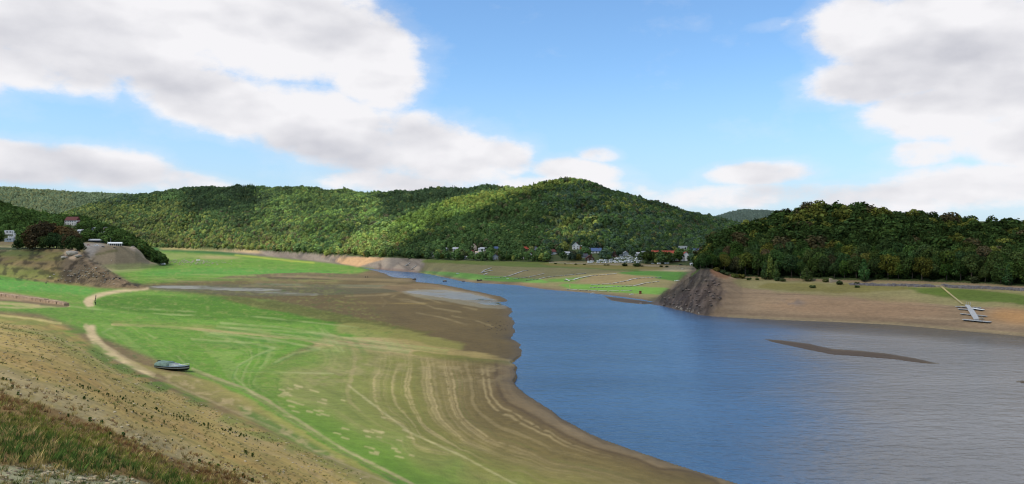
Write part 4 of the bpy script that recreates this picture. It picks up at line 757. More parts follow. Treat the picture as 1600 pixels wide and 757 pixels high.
def house(px, py, wpx, hpx, label, wall=WHITE, roof=TILE, ridge_='x', deep=.75, rz=0.0, name='house', wing=None, flat=False, rows_=2, group='houses of the lakeside village', ymin=600, roof_h=.38, depth=85):
    p = ground(px, py, ymin); k = p.y / F; w = wpx * k; hh = hpx * k * (.88 if ymin == 600 else 1); d_ = w * deep; t = thing(name, label, 'house', p, rz, group)
    eave = hh * (1 - (roof_h if not flat else .12)); base = -3.5
    MB().box(-w/2, w/2, 0, d_, base, eave).part('wall', wall, t) if ridge_ == 'x' or flat else MB().box(-w/2, w/2, 0, d_, base, eave).add([(-w/2, 0, eave), (w/2, 0, eave), (0, 0, hh - .12), (-w/2, d_, eave), (w/2, d_, eave), (0, d_, hh - .12)], [(0, 1, 2), (5, 4, 3), (0, 2, 5, 3), (1, 4, 5, 2)]).part('wall', wall, t)
    o = .45
    if flat: rf = MB().box(-w/2 - o, w/2 + o, -o, d_ + o, eave + .01, hh).part('roof', roof, t)
    elif ridge_ == 'x':
        rf = MB().gable(-w/2 - o, w/2 + o, -o, d_ + o, eave - .1, hh, .22, 'x').add([(-w/2, .02, eave - .05), (-w/2, d_ - .02, eave - .05), (-w/2, d_/2, hh - .1), (w/2, .02, eave - .05), (w/2, d_ - .02, eave - .05), (w/2, d_/2, hh - .1)], [(0, 1, 2), (5, 4, 3)]).part('roof', roof, t)
    else: rf = MB().gable(-w/2 - o, w/2 + o, -o, d_ + o, eave - .25, hh, .22, 'y').part('roof', roof, t)
    if not flat: MB().box(w * .18, w * .18 + .8, d_ * .45, d_ * .45 + .8, hh - 1.4, hh + .9).part('chimney', DTILE, rf)
    nw = max(2, int(w / 3.2)); st = eave / rows_
    for rr in range(rows_):
        for i in range(nw):
            x = -w/2 + w * (i + .5) / nw; z0 = rr * st + st * .3; ww = min(1.3, w / nw * .5); wh = st * .45
            if rr == 0 and i == nw // 2:
                dr = MB().box(x - .55, x + .55, -.05, .02, 0.05, min(2.1, st * .8)).part('door', WOOD, t); MB().box(x + .3, x + .42, -.12, -.05, 1.0, 1.1).part('handle', STEEL, dr); continue
            f_ = MB().bar((x - ww/2, -.03, z0), (x + ww/2, -.03, z0), .1, .1).bar((x - ww/2, -.03, z0 + wh), (x + ww/2, -.03, z0 + wh), .1, .1).bar((x - ww/2, -.03, z0), (x - ww/2, -.03, z0 + wh), .1, .1).bar((x + ww/2, -.03, z0), (x + ww/2, -.03, z0 + wh), .1, .1).part('window', WHITE if wall is not WHITE else WOOD, t)
            MB().box(x - ww/2 + .04, x + ww/2 - .04, -.045, -.004, z0 + .04, z0 + wh - .04).part('pane', PANE, f_)
    if wing:
        ww_, wh_, wm, wr = wing; ww_ *= k; wh_ *= k; x0 = w/2 + .02 if ww_ > 0 else -w/2 - .02; x1 = x0 + ww_; x0, x1 = min(x0, x1), max(x0, x1)
        wg = MB().box(x0, x1, d_ * .15, d_ * .8, base, wh_ * .7).part('wing', wm, t); MB().gable(x0, x1 + .2, d_ * .08, d_ * .87, wh_ * .68, wh_, .2, 'x').part('roof', wr, t)
    clear_for(p, wpx + (abs(wing[0]) if wing else 0), py, depth, d_ + 3); return t
house(676,401,10,8,'grey white block house at the west end of the village, by the bare rock bank', GREYR, PGREY, flat=True)
house(698,392,6,5,'small white hut with a pale roof, high in the trees above the grey block house', WHITE, PGREY, rows_=1)
house(712,394,9,8,'white house with two pale wings above the west meadow', WHITE, PGREY, wing=(4,5,WHITE,PGREY))
house(706,401,6,4,'low white summer hut below the white winged house', WHITE, PGREY, rows_=1)
house(740,392,9,12,'tall cream house with balcony windows, above two small brown roofed huts', CREAM, CREAM, 'y', rows_=3)
house(737,396,6,5,'small hut with brown roof just under the tall cream house', CREAM, DTILE, rows_=1)
house(745,397,5,4,'tiny white hut with pale roof beside the brown roofed hut', WHITE, CREAM, rows_=1)
house(755,393,10,7,'white and grey terraced house between the cream house and the blue roof', WHITE, PGREY, wing=(-3,5,WHITE,PGREY))
house(776,391,9,6,'house with a blue slate roof alone in the wood', GREYR, BLUET, roof_h=.6)
house(728,405,6,5,'small white hut at the foot of the trees by the west meadow', GREYR, PGREY, rows_=1)
house(774,406,9,9,'grey blue gabled house low by the meadow under the blue roof', GREYR, BLUET, 'y')
house(822,392,8,7,'house with an orange tiled roof among tall trees', WOOD, TILE, roof_h=.6)
house(837,392,8,8,'grey gabled house half hidden in trees, right of the orange roof', GREYR, SLATE, 'y')
house(818,405,6,8,'narrow white house in the dark trees, left of a pair', WHITE, SLATE, 'y')
house(829,402,6,7,'white house with dark gable, right of a pair in the dark trees', WHITE, SLATE, 'y')
house(866,398,12,9,'chalet with a wide brown red roof and white ground floor near the shore wall', WHITE, DTILE, wing=(-4,5,CREAM,DTILE), roof_h=.5)
house(887,399,10,6,'long low white bungalow below the big white gable', WHITE, PGREY, rows_=1)
house(900,390,11,12,'large white house with a steep white gable high over the village', WHITE, PGREY, 'y', wing=(14,6.5,ORANGE,PGREY), roof_h=.5, rows_=2)
house(921,390,6,9,'white annexe with pointed roof at the right end of the orange wing', WHITE, PGREY, 'y')
house(932,396,16,9,'broad house with a long blue slate roof, right of the big white gable', WHITE, BLUET, roof_h=.6)
house(913,403,11,7,'low house with dark slate roof under the blue roofed house', GREYR, SLATE, roof_h=.6)
house(922,408,13,10,'brown chalet with white base beside the first row of caravans', WOOD, DTILE, 'y', roof_h=.55)
house(959,402,11,9,'black timber house with a steep dark gable over the caravans', WOOD, SLATE, 'y', roof_h=.7)
house(978,401,8,9,'small grey white house with pointed roof in the middle of the campsite', GREYR, PGREY, 'y')
house(1008,400,9,8,'white two storey house with a flat grey roof beside the campsite', WHITE, PGREY, flat=True)
house(996,400,7,6,'white hut with a thick white chimney left of the flat roofed house', WHITE, PGREY)
house(1023,400,13,9,'house with a bright orange red roof at the left end of the red roofs', WHITE, TILE, roof_h=.55)
house(1046,401,22,10,'long house with a red tiled roof behind the round trees', CREAM, TILE, roof_h=.55, deep=.45)
house(1066,391,15,7,'modern white house with dark window band above the red roofs', WHITE, WHITE, flat=True, wing=(-5,8,SLATE,SLATE), rows_=1)
house(1072,408,12,16,'tall white house with a red roof near the shore at the east end', WHITE, TILE, 'y', rows_=3, wing=(6,12,GREYR,SLATE), deep=.7)
house(1088,399,14,11,'house with a broad dark blue roof next to the rocky spur', WHITE, BLUET, roof_h=.6)
house(1091,408,7,7,'white cottage in front of the dark blue roof by the rocky spur', WHITE, SLATE, 'y')
house(1054,410,15,7,'low grey brown barn behind the shore road between round trees', WOOD, PGREY, roof_h=.6, rows_=1)
house(1082,415,6,4,'small white boathouse at the shore road near the rocky spur', WHITE, PGREY, rows_=1)
LG = 'buildings of the hillside camp on the left'
house(110,352,18,13,'white house with a wide red brown roof on the left hillside', WHITE, DTILE, group=LG, ymin=1040, wing=(8,6,WOOD,DTILE), roof_h=.45, depth=150)
house(79,344,5,4,'tiny white hut high in the trees of the left hillside', WHITE, PGREY, group=LG, ymin=1040, rows_=1, depth=90)
house(125,365,9,6,'small white cabin just below the red brown roof', WHITE, PGREY, group=LG, ymin=1040, rows_=1, depth=90)
house(146,364,11,8,'pale blue and white cabin right of the small white cabin', GREYR, PGREY, 'y', group=LG, ymin=1040, rows_=1, depth=90)
house(161,360,8,5,'cream hut with flat roof, upper of two on the left hillside', CREAM, PGREY, flat=True, group=LG, ymin=1040, rows_=1, depth=80)
house(162,366,14,4,'long white mobile home with flat roof, lower of two', WHITE, WHITE, flat=True, group=LG, ymin=1040, rows_=1, deep=.4, depth=80)
# open sheds by the camp beach
def shed(px, py, wpx, hpx, label, name, posts, roofm, tent=False):
    p = ground(px, py, 900, 1030); k = p.y / F; w = wpx * k; h = hpx * k; t = thing(name, label, 'shed' if not tent else 'tent', p, 0)
    rf = MB().gable(-w/2, w/2, 0, w * .22, h * .62, h, .2, 'x')
    if tent: rf.add([(-w/2, 0, h * .62), (-w/2, w * .22, h * .62), (-w/2, w * .11, h), (w/2, 0, h * .62), (w/2, w * .22, h * .62), (w/2, w * .11, h)], [(0, 1, 2), (5, 4, 3)])
    rf.part('roof', roofm, t)
    for i in range(posts):
        x = -w/2 + .1 + (w - .2) * i / (posts - 1); MB().bar((x, .1, -.6), (x, .1, h * .64), .3, .3).part('post', WHITE if tent else WOOD, t)
    MB().box(-w/2, w/2, w * .2, w * .215, -.5, h * .62).part('back_wall', SLATE, t)
    clear_for(p, wpx, py, 120, 8); return t
shed(150,381,25,5.5,'long open shed with a pale grey roof beside the camp beach','open_shed',5,PGREY)
shed(179,384,22,5,'long white party tent on posts at the edge of the camp beach','party_tent',8,CARAV,True)
for px, py, w_, h_, lb in [(136,383,7,4,'white van parked at the left end of the open shed')]: pass
# caravans, vans, cars -------------------------------------------------
def caravan(px, py, wpx, label, group, rz=0.0, ymin=700, ymax=8000, mat=CARAV, cat='caravan', name='caravan', depth=30):
    p = ground(px, py, ymin, ymax); w = wpx * p.y / F; h = w * .42; d_ = w * .38; t = thing(name, label, cat, p, rz, group); x = w / 2
    prof = [(-x, .35), (-x, h * .8), (-x * .86, h), (x * .8, h), (x, h * .62), (x * .96, .35)]; n = len(prof)
    MB().add([(a, 0, z) for a, z in prof] + [(a, d_, z) for a, z in prof], [tuple(range(n)), tuple(range(2 * n - 1, n - 1, -1))] + [(i, (i + 1) % n, n + (i + 1) % n, n + i) for i in range(n)]).part('body', mat, t)
    for a in (-.5, .1): MB().box(x * a, x * (a + .36), -.03, .0, h * .5, h * .78).part('window', PANE, t)
    MB().box(x * .56, x * .82, -.03, .0, h * .22, h * .82).part('door', PGREY, t)
    MB().tube((-x * .1, -.06, .3), (-x * .1, .3, .3), .34, n=12).tube((-x * .1, d_ - .3, .3), (-x * .1, d_ + .06, .3), .34, n=12).part('wheel', RUBBER, t)
    if cat == 'caravan': MB().bar((x, d_/2, .5), (x + w * .16, d_/2, .45), .15, .12).part('tow_bar', STEEL, t)
    clear_for(p, wpx, py, depth, d_ + 2); return t
CG = 'caravans of the lakeside campsite'
def tree_copy(o, parent=None):
    c = o.copy(); COL.objects.link(c)
    if parent is not None: c.parent = parent
    for ch in [x for x in bpy_children[o]]:
        bpy_children.setdefault(c, []); bpy_children[c].append(tree_copy(ch, c))
    return c
rc = random.Random(5); first = None
camp = [(x + rc.uniform(-1.5, 1.5), y + rc.uniform(-.5, .5)) for y, xs_ in ((411.2, range(934, 1004, 7)), (408.6, range(938, 1004, 8)), (406.2, range(954, 1006, 7)), (409.9, range(926, 1004, 9)), (403.6, range(964, 1006, 8)), (400.6, range(972, 1006, 11))) for x in xs_]
for i, (x, y) in enumerate(camp):
    caravan(x, y, rc.uniform(4.0, 6.2), ['white caravan parked in the crowded rows of the lakeside campsite'][0], CG, rc.uniform(-.5, .5))
for x, y, w_, lb in [(922,411.5,8,'long white caravan in front of the brown chalet'), (1042,413,7,'white caravan at the shore road beneath the round trees'), (1030,413.5,6,'silver white caravan at the shore road, left of the round trees')]: caravan(x, y, w_, lb, None)
for x, y, w_, lb in [(14,367,16,'long white mobile home under the hill at the left edge, upper of three'),(17,373,10,'short white caravan below the long mobile home at the left edge'),(14,380,14,'blue white caravan lowest of three at the left edge'),(25,369,9,'white awning caravan right of the long mobile home')]:
    caravan(x, y, w_, lb, None, ymin=1035, mat=CARAV if 'blue' not in lb else GREYR, depth=200)
caravan(254,414,7,'white box trailer on the green flat left of the scattered stones', None, ymin=880, cat='trailer', name='box_trailer'); caravan(309.5,408,5.4,'white box trailer standing alone above the scattered stones', None, ymin=880, cat='trailer', name='box_trailer')
def car(px, py, wpx, label, mat, ymin=0, ymax=8000, rz=0.0):
    p = ground(px, py, ymin, ymax); w = wpx * p.y / F; s = w / 4.4; t = thing('parked_car', label, 'car', p, rz, None)
    pr = [(-2.2,.35),(-2.2,.85),(-1.9,1.0),(-1.3,1.42),(.5,1.42),(1.1,.98),(2.05,.85),(2.2,.6),(2.2,.35)]; n = len(pr)
    MB().add([(a * s, 0, z * s) for a, z in pr] + [(a * s, 1.7 * s, z * s) for a, z in pr], [tuple(range(n)), tuple(range(2 * n - 1, n - 1, -1))] + [(i, (i + 1) % n, n + (i + 1) % n, n + i) for i in range(n)]).part('body', mat, t)
    MB().add([(a * s, -.02, z * s) for a, z in [(-1.6,1.0),(-1.2,1.34),(.42,1.34),(.85,1.0)]], [(0,1,2,3)]).part('window', PANE, t)
    for a in (-1.35, 1.35): MB().tube((a * s, -.05, .33 * s), (a * s, .25, .33 * s), .33 * s, n=12).part('wheel', RUBBER, t)
    clear_for(p, wpx, py, 25, 3); return t
car(138,384,5,'red car at the left end of the open shed', PAINTS['red'], 900, 1030); car(128.5,382.5,6,'white van just right of the reddish trees by the camp beach', PAINTS['white'], 900, 1030); car(150,384.5,6,'white car under the open shed roof', PAINTS['white'], 900, 1030)
car(160.5,386.5,4.5,'dark car on the camp beach in front of the shed', PAINTS['dark'], 900, 1030); car(178,387.5,4,'dark car in front of the white party tent', PAINTS['dark'], 900, 1030); car(203,384,7,'grey car right of the party tent near the bushes', PAINTS['silver'], 900, 1040)
car(1020,413,5,'silver car on the shore road left of the round trees', PAINTS['silver'], 700); car(1064,415,6,'dark car on the shore road in front of the tall white house', PAINTS['dark'], 700); car(1094,420,5,'white car on the track beside the rocky spur', PAINTS['white'], 700)
def mast(px, py, hpx, label, ymin, mat=STEEL, cat='mast', name='mast', ymax=8000):
    p = ground(px, py, ymin, ymax); h = hpx * p.y / F; t = thing(name, label, cat, p, 0); MB().tube((0,0,-.5), (0,0,h), .16, .09).part('pole', mat, t); MB().bar((-.9,0,h*.72), (.9,0,h*.72), .12, .12).box(-.35,.35,-.2,.2,h*.45,h*.45+.9).part('crossarm', mat, t); return t
mast(173,383,11,'thin mast with a lamp between the shed and the party tent', 900, ymax=1030); mast(187.5,383,7,'short thin mast behind the right end of the party tent', 900, ymax=1030); mast(168,383,5.5,'stout white pillar left of the party tent', 900, WHITE, 'pillar', 'pillar', 1030)
mast(890.5,452.3,8,'pale yellow marker pole at the water edge below the jetties', 0, PLANK, 'marker pole', 'marker_pole')
# jetties --------------------------------------------------------------
def g3(px, py, lift=0, ymin=0): p = ground(px, py, ymin); return Vector((p.x, p.y, p.z + lift))
def jetty(line_px, label, group, width=1.3, fingers=(), gaps=.0, seg=6.0, ymin=560):
    P_ = [g3(x, y, .35, ymin) for x, y in line_px]; t = thing('stranded_jetty', label, 'jetty', P_[0] - Vector((0, 0, .35)), 0, group); o = P_[0] - Vector((0, 0, .35))
    fl = 0
    for a, b in zip(P_[:-1], P_[1:]):
        n = max(1, int((b - a).length / seg))
        for i in range(n):
            p = a.lerp(b, i / n); q = a.lerp(b, (i + .86) / n); p.z = float(zat(p.x, p.y)) + .42; q.z = float(zat(q.x, q.y)) + .42; p, q = p - o, q - o
            MB().bar(p, q, width, .16).part('deck', DECK, t)
            u = (q - p).normalized(); MB().bar(p + u * .5 - Vector((0, 0, .28)), p + u * 1.7 - Vector((0, 0, .28)), width * .9, .38).bar(q - u * 1.7 - Vector((0, 0, .28)), q - u * .5 - Vector((0, 0, .28)), width * .9, .38).part('float', FLOAT, t)
    for x0, y0, x1, y1 in fingers:
        p = g3(x0, y0, .45, ymin) - o; q = g3(x1, y1, .45, ymin) - o; MB().bar(p, q, width * .6, .16).part('finger', DECK, t)
    return t
JG = 'jetties lying on the bare village shore'
jetty([(755.5,423.5),(768.7,419)], 'short floating jetty, highest up the slope at the west meadow', JG)
jetty([(751.5,427),(762,424.5),(771,423)], 'jetty with crowded short fingers on the west slope', JG, 2.2, fingers=[(755,430),(764,426.5)][:0] + [(756,430,762,427.5), (753,425.5,757,424)])
jetty([(757,435.4),(772,435),(786,434),(795,432),(803,429.5),(817.6,424.2),(827,422.8)], 'long jetty climbing from the green strip to the upper slope, second from the west', JG)
jetty([(802,436.7),(813.6,435.4),(827,433.4),(839,430.8),(852,428)], 'thin pale jetty lying between two long dark ones', JG, 1.2)
jetty([(821.5,438.4),(842.7,436.7),(853,434),(864,432.7),(882,431.4),(900,429.4),(917,427.4)], 'longest jetty, running right from the green strip to the tan slope', JG)
jetty([(881,438.8),(895.7,438),(907,434.7),(925,431.5),(947.7,429.9),(965.6,428.2)], 'jetty with a pile of floats at its lower left end, below the white gable', JG, 2.0, fingers=[(884,437,890,440)])
jetty([(923,446),(940,445),(957.5,443.7),(980,439.6),(998,435.5),(1035.5,434)], 'long jetty crossing the bright green grass below the campsite', JG)
jetty([(921.7,450.2),(945,449.5),(964,448.6),(990,447.7),(1006,443.7),(1032,440.4)], 'lowest long jetty on the green grass near the dark rock spur', JG)
jetty([(886,452.8),(905,454),(920,454.6),(951,455.6),(990,454.6)], 'line of low floats along the water edge below the green grass', JG, 1.1, seg=9)
jetty([(633,416),(641.7,410.3)], 'white jetty with a cross head on the bare rock bank, left of two', 'jetties on the bare rock bank', 2.0, fingers=[(632,416.6,639,415.6)])
jetty([(643,420.5),(653,414.3)], 'white jetty with a cross head on the bare rock bank, right of two', 'jetties on the bare rock bank', 2.0, fingers=[(641,421.6,648,420.8)])
# the big pontoon on the right-hand beach
po = g3(1510,478,0); pt = thing('stranded_pontoon', 'large white floating pontoon with four cross pieces on the bare right bank', 'pontoon', po)
def pbar(x0, y0, x1, y1, w_, nm, mat, lift=.5, th=.22):
    a = g3(x0, y0, lift) - po; b = g3(x1, y1, lift) - po; o_ = MB().bar(a, b, w_, th).part(nm, mat, pt); u = (b - a); n = max(2, int(u.length / 3))
    m = MB()
    for i in range(n): p = a + u * ((i + .25) / n); q = a + u * ((i + .75) / n); m.bar(p - Vector((0, 0, .3)), q - Vector((0, 0, .3)), w_ * .8, .42)
    m.part('float', FLOAT, pt); return o_
pbar(1511,478.5,1519,488.5,2.0,'walkway',DECK,.55); pbar(1516.5,486,1526.5,501.5,2.5,'walkway',DECK,.62)
pbar(1493,480.6,1510,481.6,.9,'finger',DECK); pbar(1497,484.2,1517,485.8,1.5,'finger',DECK); pbar(1519,484.2,1537,486.6,1.9,'finger',CARAV,.75); pbar(1520,481.8,1533,482.4,.8,'finger',DECK)
pbar(1500.5,491.8,1520,493.4,1.0,'finger',DECK); pbar(1526,494.2,1542.5,496,1.0,'finger',DECK); pbar(1504.5,501.2,1548,505.3,2.3,'head',DECK,.6)
q_ = g3(1533,501,0) - po; MB().box(q_.x - .9, q_.x + .9, q_.y - .5, q_.y + .5, q_.z + .5, q_.z + 1.5).part('locker', CONC, pt)
rl = MB()
for (x, y) in ((1510.5,478.2),(1513,478.6),(1516.5,478.4)): a = g3(x, y, .4) - po; rl.tube(a, a + Vector((0, 0, 1.6)), .07)
rl.part('railing', STEEL, pt)
a = g3(1504.5,476.5,.15); b = g3(1484,460,.15); c_ = g3(1471,449,.2); gw = thing('gangway', 'long pale plank walkway leading down from the stone wall to the pontoon', 'gangway', a)
MB().bar((0,0,.1), b - a + Vector((0,0,.1)), 1.0, .14).part('deck', PLANK, gw); MB().bar(b - a + Vector((0,0,.11)), c_ - a + Vector((0,0,.11)), 1.0, .14).part('deck', PLANK, gw); MB().bar((-.5,0,.5), b - a + Vector((-.5,0,.5)), .08, .08).part('handrail', STEEL, gw)
# motor boat on the flat ---------------------------------------------------
bs = Vector((*wpt(248, 570.5, 9.9), 0)); bb = Vector((*wpt(296, 577, 9.6), 0)); bd = bb - bs; bl = math.hypot(bd.x, bd.y); brz = math.atan2(bd.y, bd.x); bc = bs.lerp(bb, .5); bc.z = float(zat(bc.x, bc.y))
HULL = worn('dark_green_hull', (26, 40, 42), .15, 1.5, .4); CANV = worn('grey_green_canvas', (98, 124, 114), .14, 1.4, .85, rgb2=(48, 66, 64), bump=.8); BDECK = worn('blue_grey_deck', (78, 98, 112), .1, 2, .5); CABW = worn('pale_cabin_top', (112, 130, 130), .1, 2, .5); CHINE = worn('grey_hull_stripe', (120, 128, 128), .1, 2, .5)
bt = thing('motor_boat', 'dark hulled cabin boat with pale green canvas cover aground on the green flat', 'motor boat', bc, brz)
s = bl / 8.0; sec = [(-4.0,1.25,.95,.2),(-2.5,1.38,.95,.1),(-.8,1.42,.98,.1),(.8,1.36,1.05,.12),(2.2,1.05,1.15,.18),(3.3,.52,1.28,.36),(4.0,.04,1.42,.75)]
def hullpts(x, w, zt, zb): return [(x, -w, zt), (x, -w * .93, zt * .55), (x, -w * .72, (zb + .25)), (x, 0, zb - .12), (x, w * .72, zb + .25), (x, w * .93, zt * .55), (x, w, zt)]
hv = [tuple(c * s for c in p) for q in sec for p in hullpts(*q)]; hf = [(i * 7 + j, i * 7 + j + 1, (i + 1) * 7 + j + 1, (i + 1) * 7 + j) for i in range(6) for j in range(6)] + [(0, 1, 2, 3, 4, 5, 6)]
MB().add(hv, hf).part('hull', HULL, bt)
st_ = [(x * s, (w + .03) * s * sg, z * s) for sg in (-1, 1) for (x, w, zt, zb) in sec for z in (zt * .60, zt * .72)]
MB().add([(x * s, -(w * .965 + .02) * s, zt * .62 * s) for x, w, zt, zb in sec] + [(x * s, -(w * .99 + .02) * s, zt * .80 * s) for x, w, zt, zb in sec], [(i, i + 1, i + 8, i + 7) for i in range(6)]).part('stripe', CHINE, bt)
MB().add([(x * s, -w * s * .98, (zt + .02) * s) for x, w, zt, zb in sec[1:]] + [(x * s, 0, (zt + .16) * s) for x, w, zt, zb in sec[1:]] + [(x * s, w * s * .98, (zt + .02) * s) for x, w, zt, zb in sec[1:]], [(i, i + 1, i + 7, i + 6) for i in range(5)] + [(i + 6, i + 7, i + 13, i + 12) for i in range(5)]).part('deck', BDECK, bt)
MB().add([tuple(c * s for c in v) for v in [(-.4,-1.0,1.0),(1.0,-.92,1.1),(1.9,-.55,1.2),(1.9,.55,1.2),(1.0,.92,1.1),(-.4,1.0,1.0),(-.4,-.85,1.62),(.7,-.75,1.55),(1.5,-.42,1.36),(1.5,.42,1.36),(.7,.75,1.55),(-.4,.85,1.62)]], [(0,1,7,6),(1,2,8,7),(2,3,9,8),(3,4,10,9),(4,5,11,10),(5,0,6,11),(6,7,8,9,10,11)]).part('cabin_top', CABW, bt)
MB().add([tuple(c * s for c in v) for v in [(.1,-.62,1.64),(.9,-.5,1.53),(.9,.5,1.53),(.1,.62,1.64)]], [(0,1,2,3)]).part('skylight', PANE, bt)
cvx = [(-3.95, 1.22, .98, 1.9), (-3.4, 1.24, 1.0, 2.3), (-2.2, 1.28, 1.0, 2.25), (-1.0, 1.2, 1.0, 2.35), (-.35, 1.0, 1.05, 1.75)]
cvv = [tuple(c * s for c in p) for x, w, z0, z1 in [(a_, b_, c__, c__ + (e_ - c__) * .72) for a_, b_, c__, e_ in cvx] for p in [(x, -w, z0), (x, -w * .93, z0 + (z1 - z0) * .72), (x, -w * .55, z1), (x, 0, z1 + .06), (x, w * .55, z1), (x, w * .93, z0 + (z1 - z0) * .72), (x, w, z0)]]
MB().add(cvv, [(i * 7 + j, i * 7 + j + 1, (i + 1) * 7 + j + 1, (i + 1) * 7 + j) for i in range(4) for j in range(6)] + [tuple(range(7)), tuple(range(34, 27, -1))]).part('canvas_cover', CANV, bt, True)
MB().bar((-4.12*s,.3*s,.3*s),(-4.12*s,.3*s,1.5*s),.3*s,.4*s).bar((-4.2*s,.3*s,1.2*s),(-4.2*s,.3*s,1.95*s),.45*s,.5*s).part('outboard_motor', RUBBER, bt)
rl = MB(); pr_ = [Vector((x * s, -w * s * .95, zt * s)) for x, w, zt, zb in sec[3:]] + [Vector((x * s, w * s * .95, zt * s)) for x, w, zt, zb in sec[3:][::-1]]
for p in pr_: rl.tube(p, p + Vector((0, 0, .45 * s)), .02 * s, n=5)
for p, q in zip(pr_[:-1], pr_[1:]): rl.tube(p + Vector((0, 0, .45 * s)), q + Vector((0, 0, .45 * s)), .022 * s, n=5)
rl.part('bow_rail', STEEL, bt)
bt.scale = (1, .9, .8)
# small boats, buoy, stones --------------------------------------------------
def rowboat(px, py, wpx, label, mat=CARAV, ymin=0, rz=0.0, cat='boat'):
    p = g3(px, py, 0, ymin); p.z = max(p.z, -.05); L_ = wpx * p.y / F; s_ = L_ / 5; t = thing('small_boat', label, cat, p, rz); sc_ = [(-2.5,.75,.7,.15),(-1,.95,.68,.05),(.8,.85,.75,.08),(1.9,.45,.85,.2),(2.5,.03,.98,.45)]
    v = [tuple(c * s_ for c in q) for a in sc_ for q in [(a[0], -a[1], a[2]), (a[0], -a[1] * .6, a[3]), (a[0], a[1] * .6, a[3]), (a[0], a[1], a[2])]]
    MB().add(v, [(i * 4 + j, i * 4 + j + 1, i * 4 + j + 5, i * 4 + j + 4) for i in range(4) for j in range(3)] + [(0, 1, 2, 3)]).part('hull', mat, t); MB().add([tuple(c * s_ for c in q) for q in [(-1.2,-.8,.66),(1.6,-.55,.74),(2.3,0,.86),(1.6,.55,.74),(-1.2,.8,.66),(-1.0,-.5,1.1),(.6,-.4,1.1),(.6,.4,1.1),(-1.0,.5,1.1)]], [(0,1,2,3,4),(5,6,7,8),(0,1,6,5),(4,3,7,8),(0,4,8,5),(1,3,7,6)]).part('cover', PAINTS['silver'] if mat is CARAV else CARAV, t); return t
rowboat(715,428.2,5.5,'small white boat lying on the slope of the west meadow', ymin=560); rowboat(987,461,7,'white motor boat aground at the water edge left of the rusty box'); rowboat(1058,440,8,'flat white boat on the grass near the dark rock spur', ymin=560); rowboat(632.5,434.6,5,'dark and white boat moored in the grey inlet'); rowboat(926,460,6,'white boat on the float line off the green shore'); rowboat(1001,474.5,4,'small pale boat on the mud bar beside the rock spur'); rowboat(1066,421,4,'white dinghy on the gravel track by the village shore', ymin=700); rowboat(793,436.4,4.5,'tiny pale boat beside the long jetty on the green strip', ymin=560)
q = g3(1000.5,459.5); t = thing('rusty_box', 'tall rust brown steel box on the green grass near the water edge', 'steel box', q); k = q.y / F
MB().box(-1.7*k,1.7*k,-1.2*k,1.2*k,-.3,4.2*k).part('body', RUST, t); MB().box(-2.1*k,2.1*k,-1.6*k,1.6*k,4.2*k+.003,4.7*k).part('lid', WOOD, t)
def rock_mesh(seed, mat, flat=.6):
    r = np.random.default_rng(seed); import bmesh; bm = bmesh.new(); bmesh.ops.create_icosphere(bm, subdivisions=2, radius=1)
    ax = r.normal(size=(7, 3)); ax /= np.linalg.norm(ax, axis=1)[:, None]; dd = r.uniform(.55, .95, 7)
    for v in bm.verts:
        for a, d_ in zip(ax, dd):
            e = v.co.dot(Vector(a)) - d_
            if e > 0: v.co -= Vector(a) * e
        v.co.z *= flat
    me = bpy.data.meshes.new('rock'); bm.to_mesh(me); bm.free(); me.materials.append(mat); return me
RK = [rock_mesh(i, ROCK) for i in range(5)]; MROCK = worn('brown_rock', (122, 106, 94), .3, 1.5, .95, bump=.6); SK = [rock_mesh(40 + i, MROCK, .7) for i in range(3)]
DK = [rock_mesh(20 + i, DROCK, .75) for i in range(3)]
def rock(px, py, wpx, label, group=None, me=None, ymin=0, name='boulder', sink=.3, hz=1.0, ymax=8000, rz=None):
    p = g3(px, py, 0, ymin) if ymax > 7999 else ground(px, py, ymin, ymax); w = wpx * p.y / F / 2; o = put(name, me or RK[rc.randrange(5)], loc=(p.x, p.y, max(p.z, -.2) + w * .3 * hz)); o.scale = (w, w * rc.uniform(.6, 1), w * hz); o.rotation_euler = (0, 0, rc.uniform(0, 6.28) if rz is None else rz); tag(o, label, name.replace('_', ' '), group); return o
rock(695,441.5,8,'low brown rock islet in the narrow channel, left of two', me=DK[0], ymin=500, hz=.6, rz=0); rock(724,441.6,6,'small rock islet in the narrow channel, right of two', me=DK[1], ymin=500, hz=.6, rz=0)
rw = g3(749,439.5,0,500); t = thing('ruined_wall', 'dark ruined masonry block at the channel edge below the meadow', 'ruin', rw); k = rw.y / F; MB().box(-4*k,4*k,0,3*k,-.5,1.9*k).box(-4*k,-2.4*k,0,3*k,1.9*k,2.6*k).box(1.2*k,4*k,0,2*k,1.9*k,2.4*k).part('masonry', DROCK, t)
rw = g3(647.5,437.6,0,500); t = thing('ruined_wall', 'dark ruined masonry block at the tip of the mud flat', 'ruin', rw); k = rw.y / F; MB().box(-3*k,2.6*k,0,3*k,-.5,1.6*k).box(-1*k,2.6*k,0,2*k,1.6*k,2.2*k).part('masonry', DROCK, t)
for i in range(26):
    x = rc.uniform(1050, 1096); rock(x, np.interp(x, [1050, 1073, 1096], [481, 486.2, 492.2]) + rc.uniform(-2.2, .4), rc.uniform(1.6, 3.6), 'pale boulder at the foot of the dark rock spur', 'pale boulders at the waterline of the rock spur')
for i in range(80):
    x = rc.uniform(1038, 1128); yt = np.interp(x, [1022, 1060, 1080, 1095, 1126], [469, 453, 438, 424, 436]); yb = np.interp(x, [1042, 1073, 1096, 1126], [479, 485, 490, 480]); rock(x, yt + (yb - yt) * rc.uniform(.15, .95), rc.uniform(2.2, 6), 'angular rock jutting from the slope of the rock spur', 'angular rocks on the slope of the rock spur', me=(DK + SK + SK)[rc.randrange(9)], ymin=380, ymax=560, hz=rc.uniform(.6, 1.1), sink=.5, name='rock')
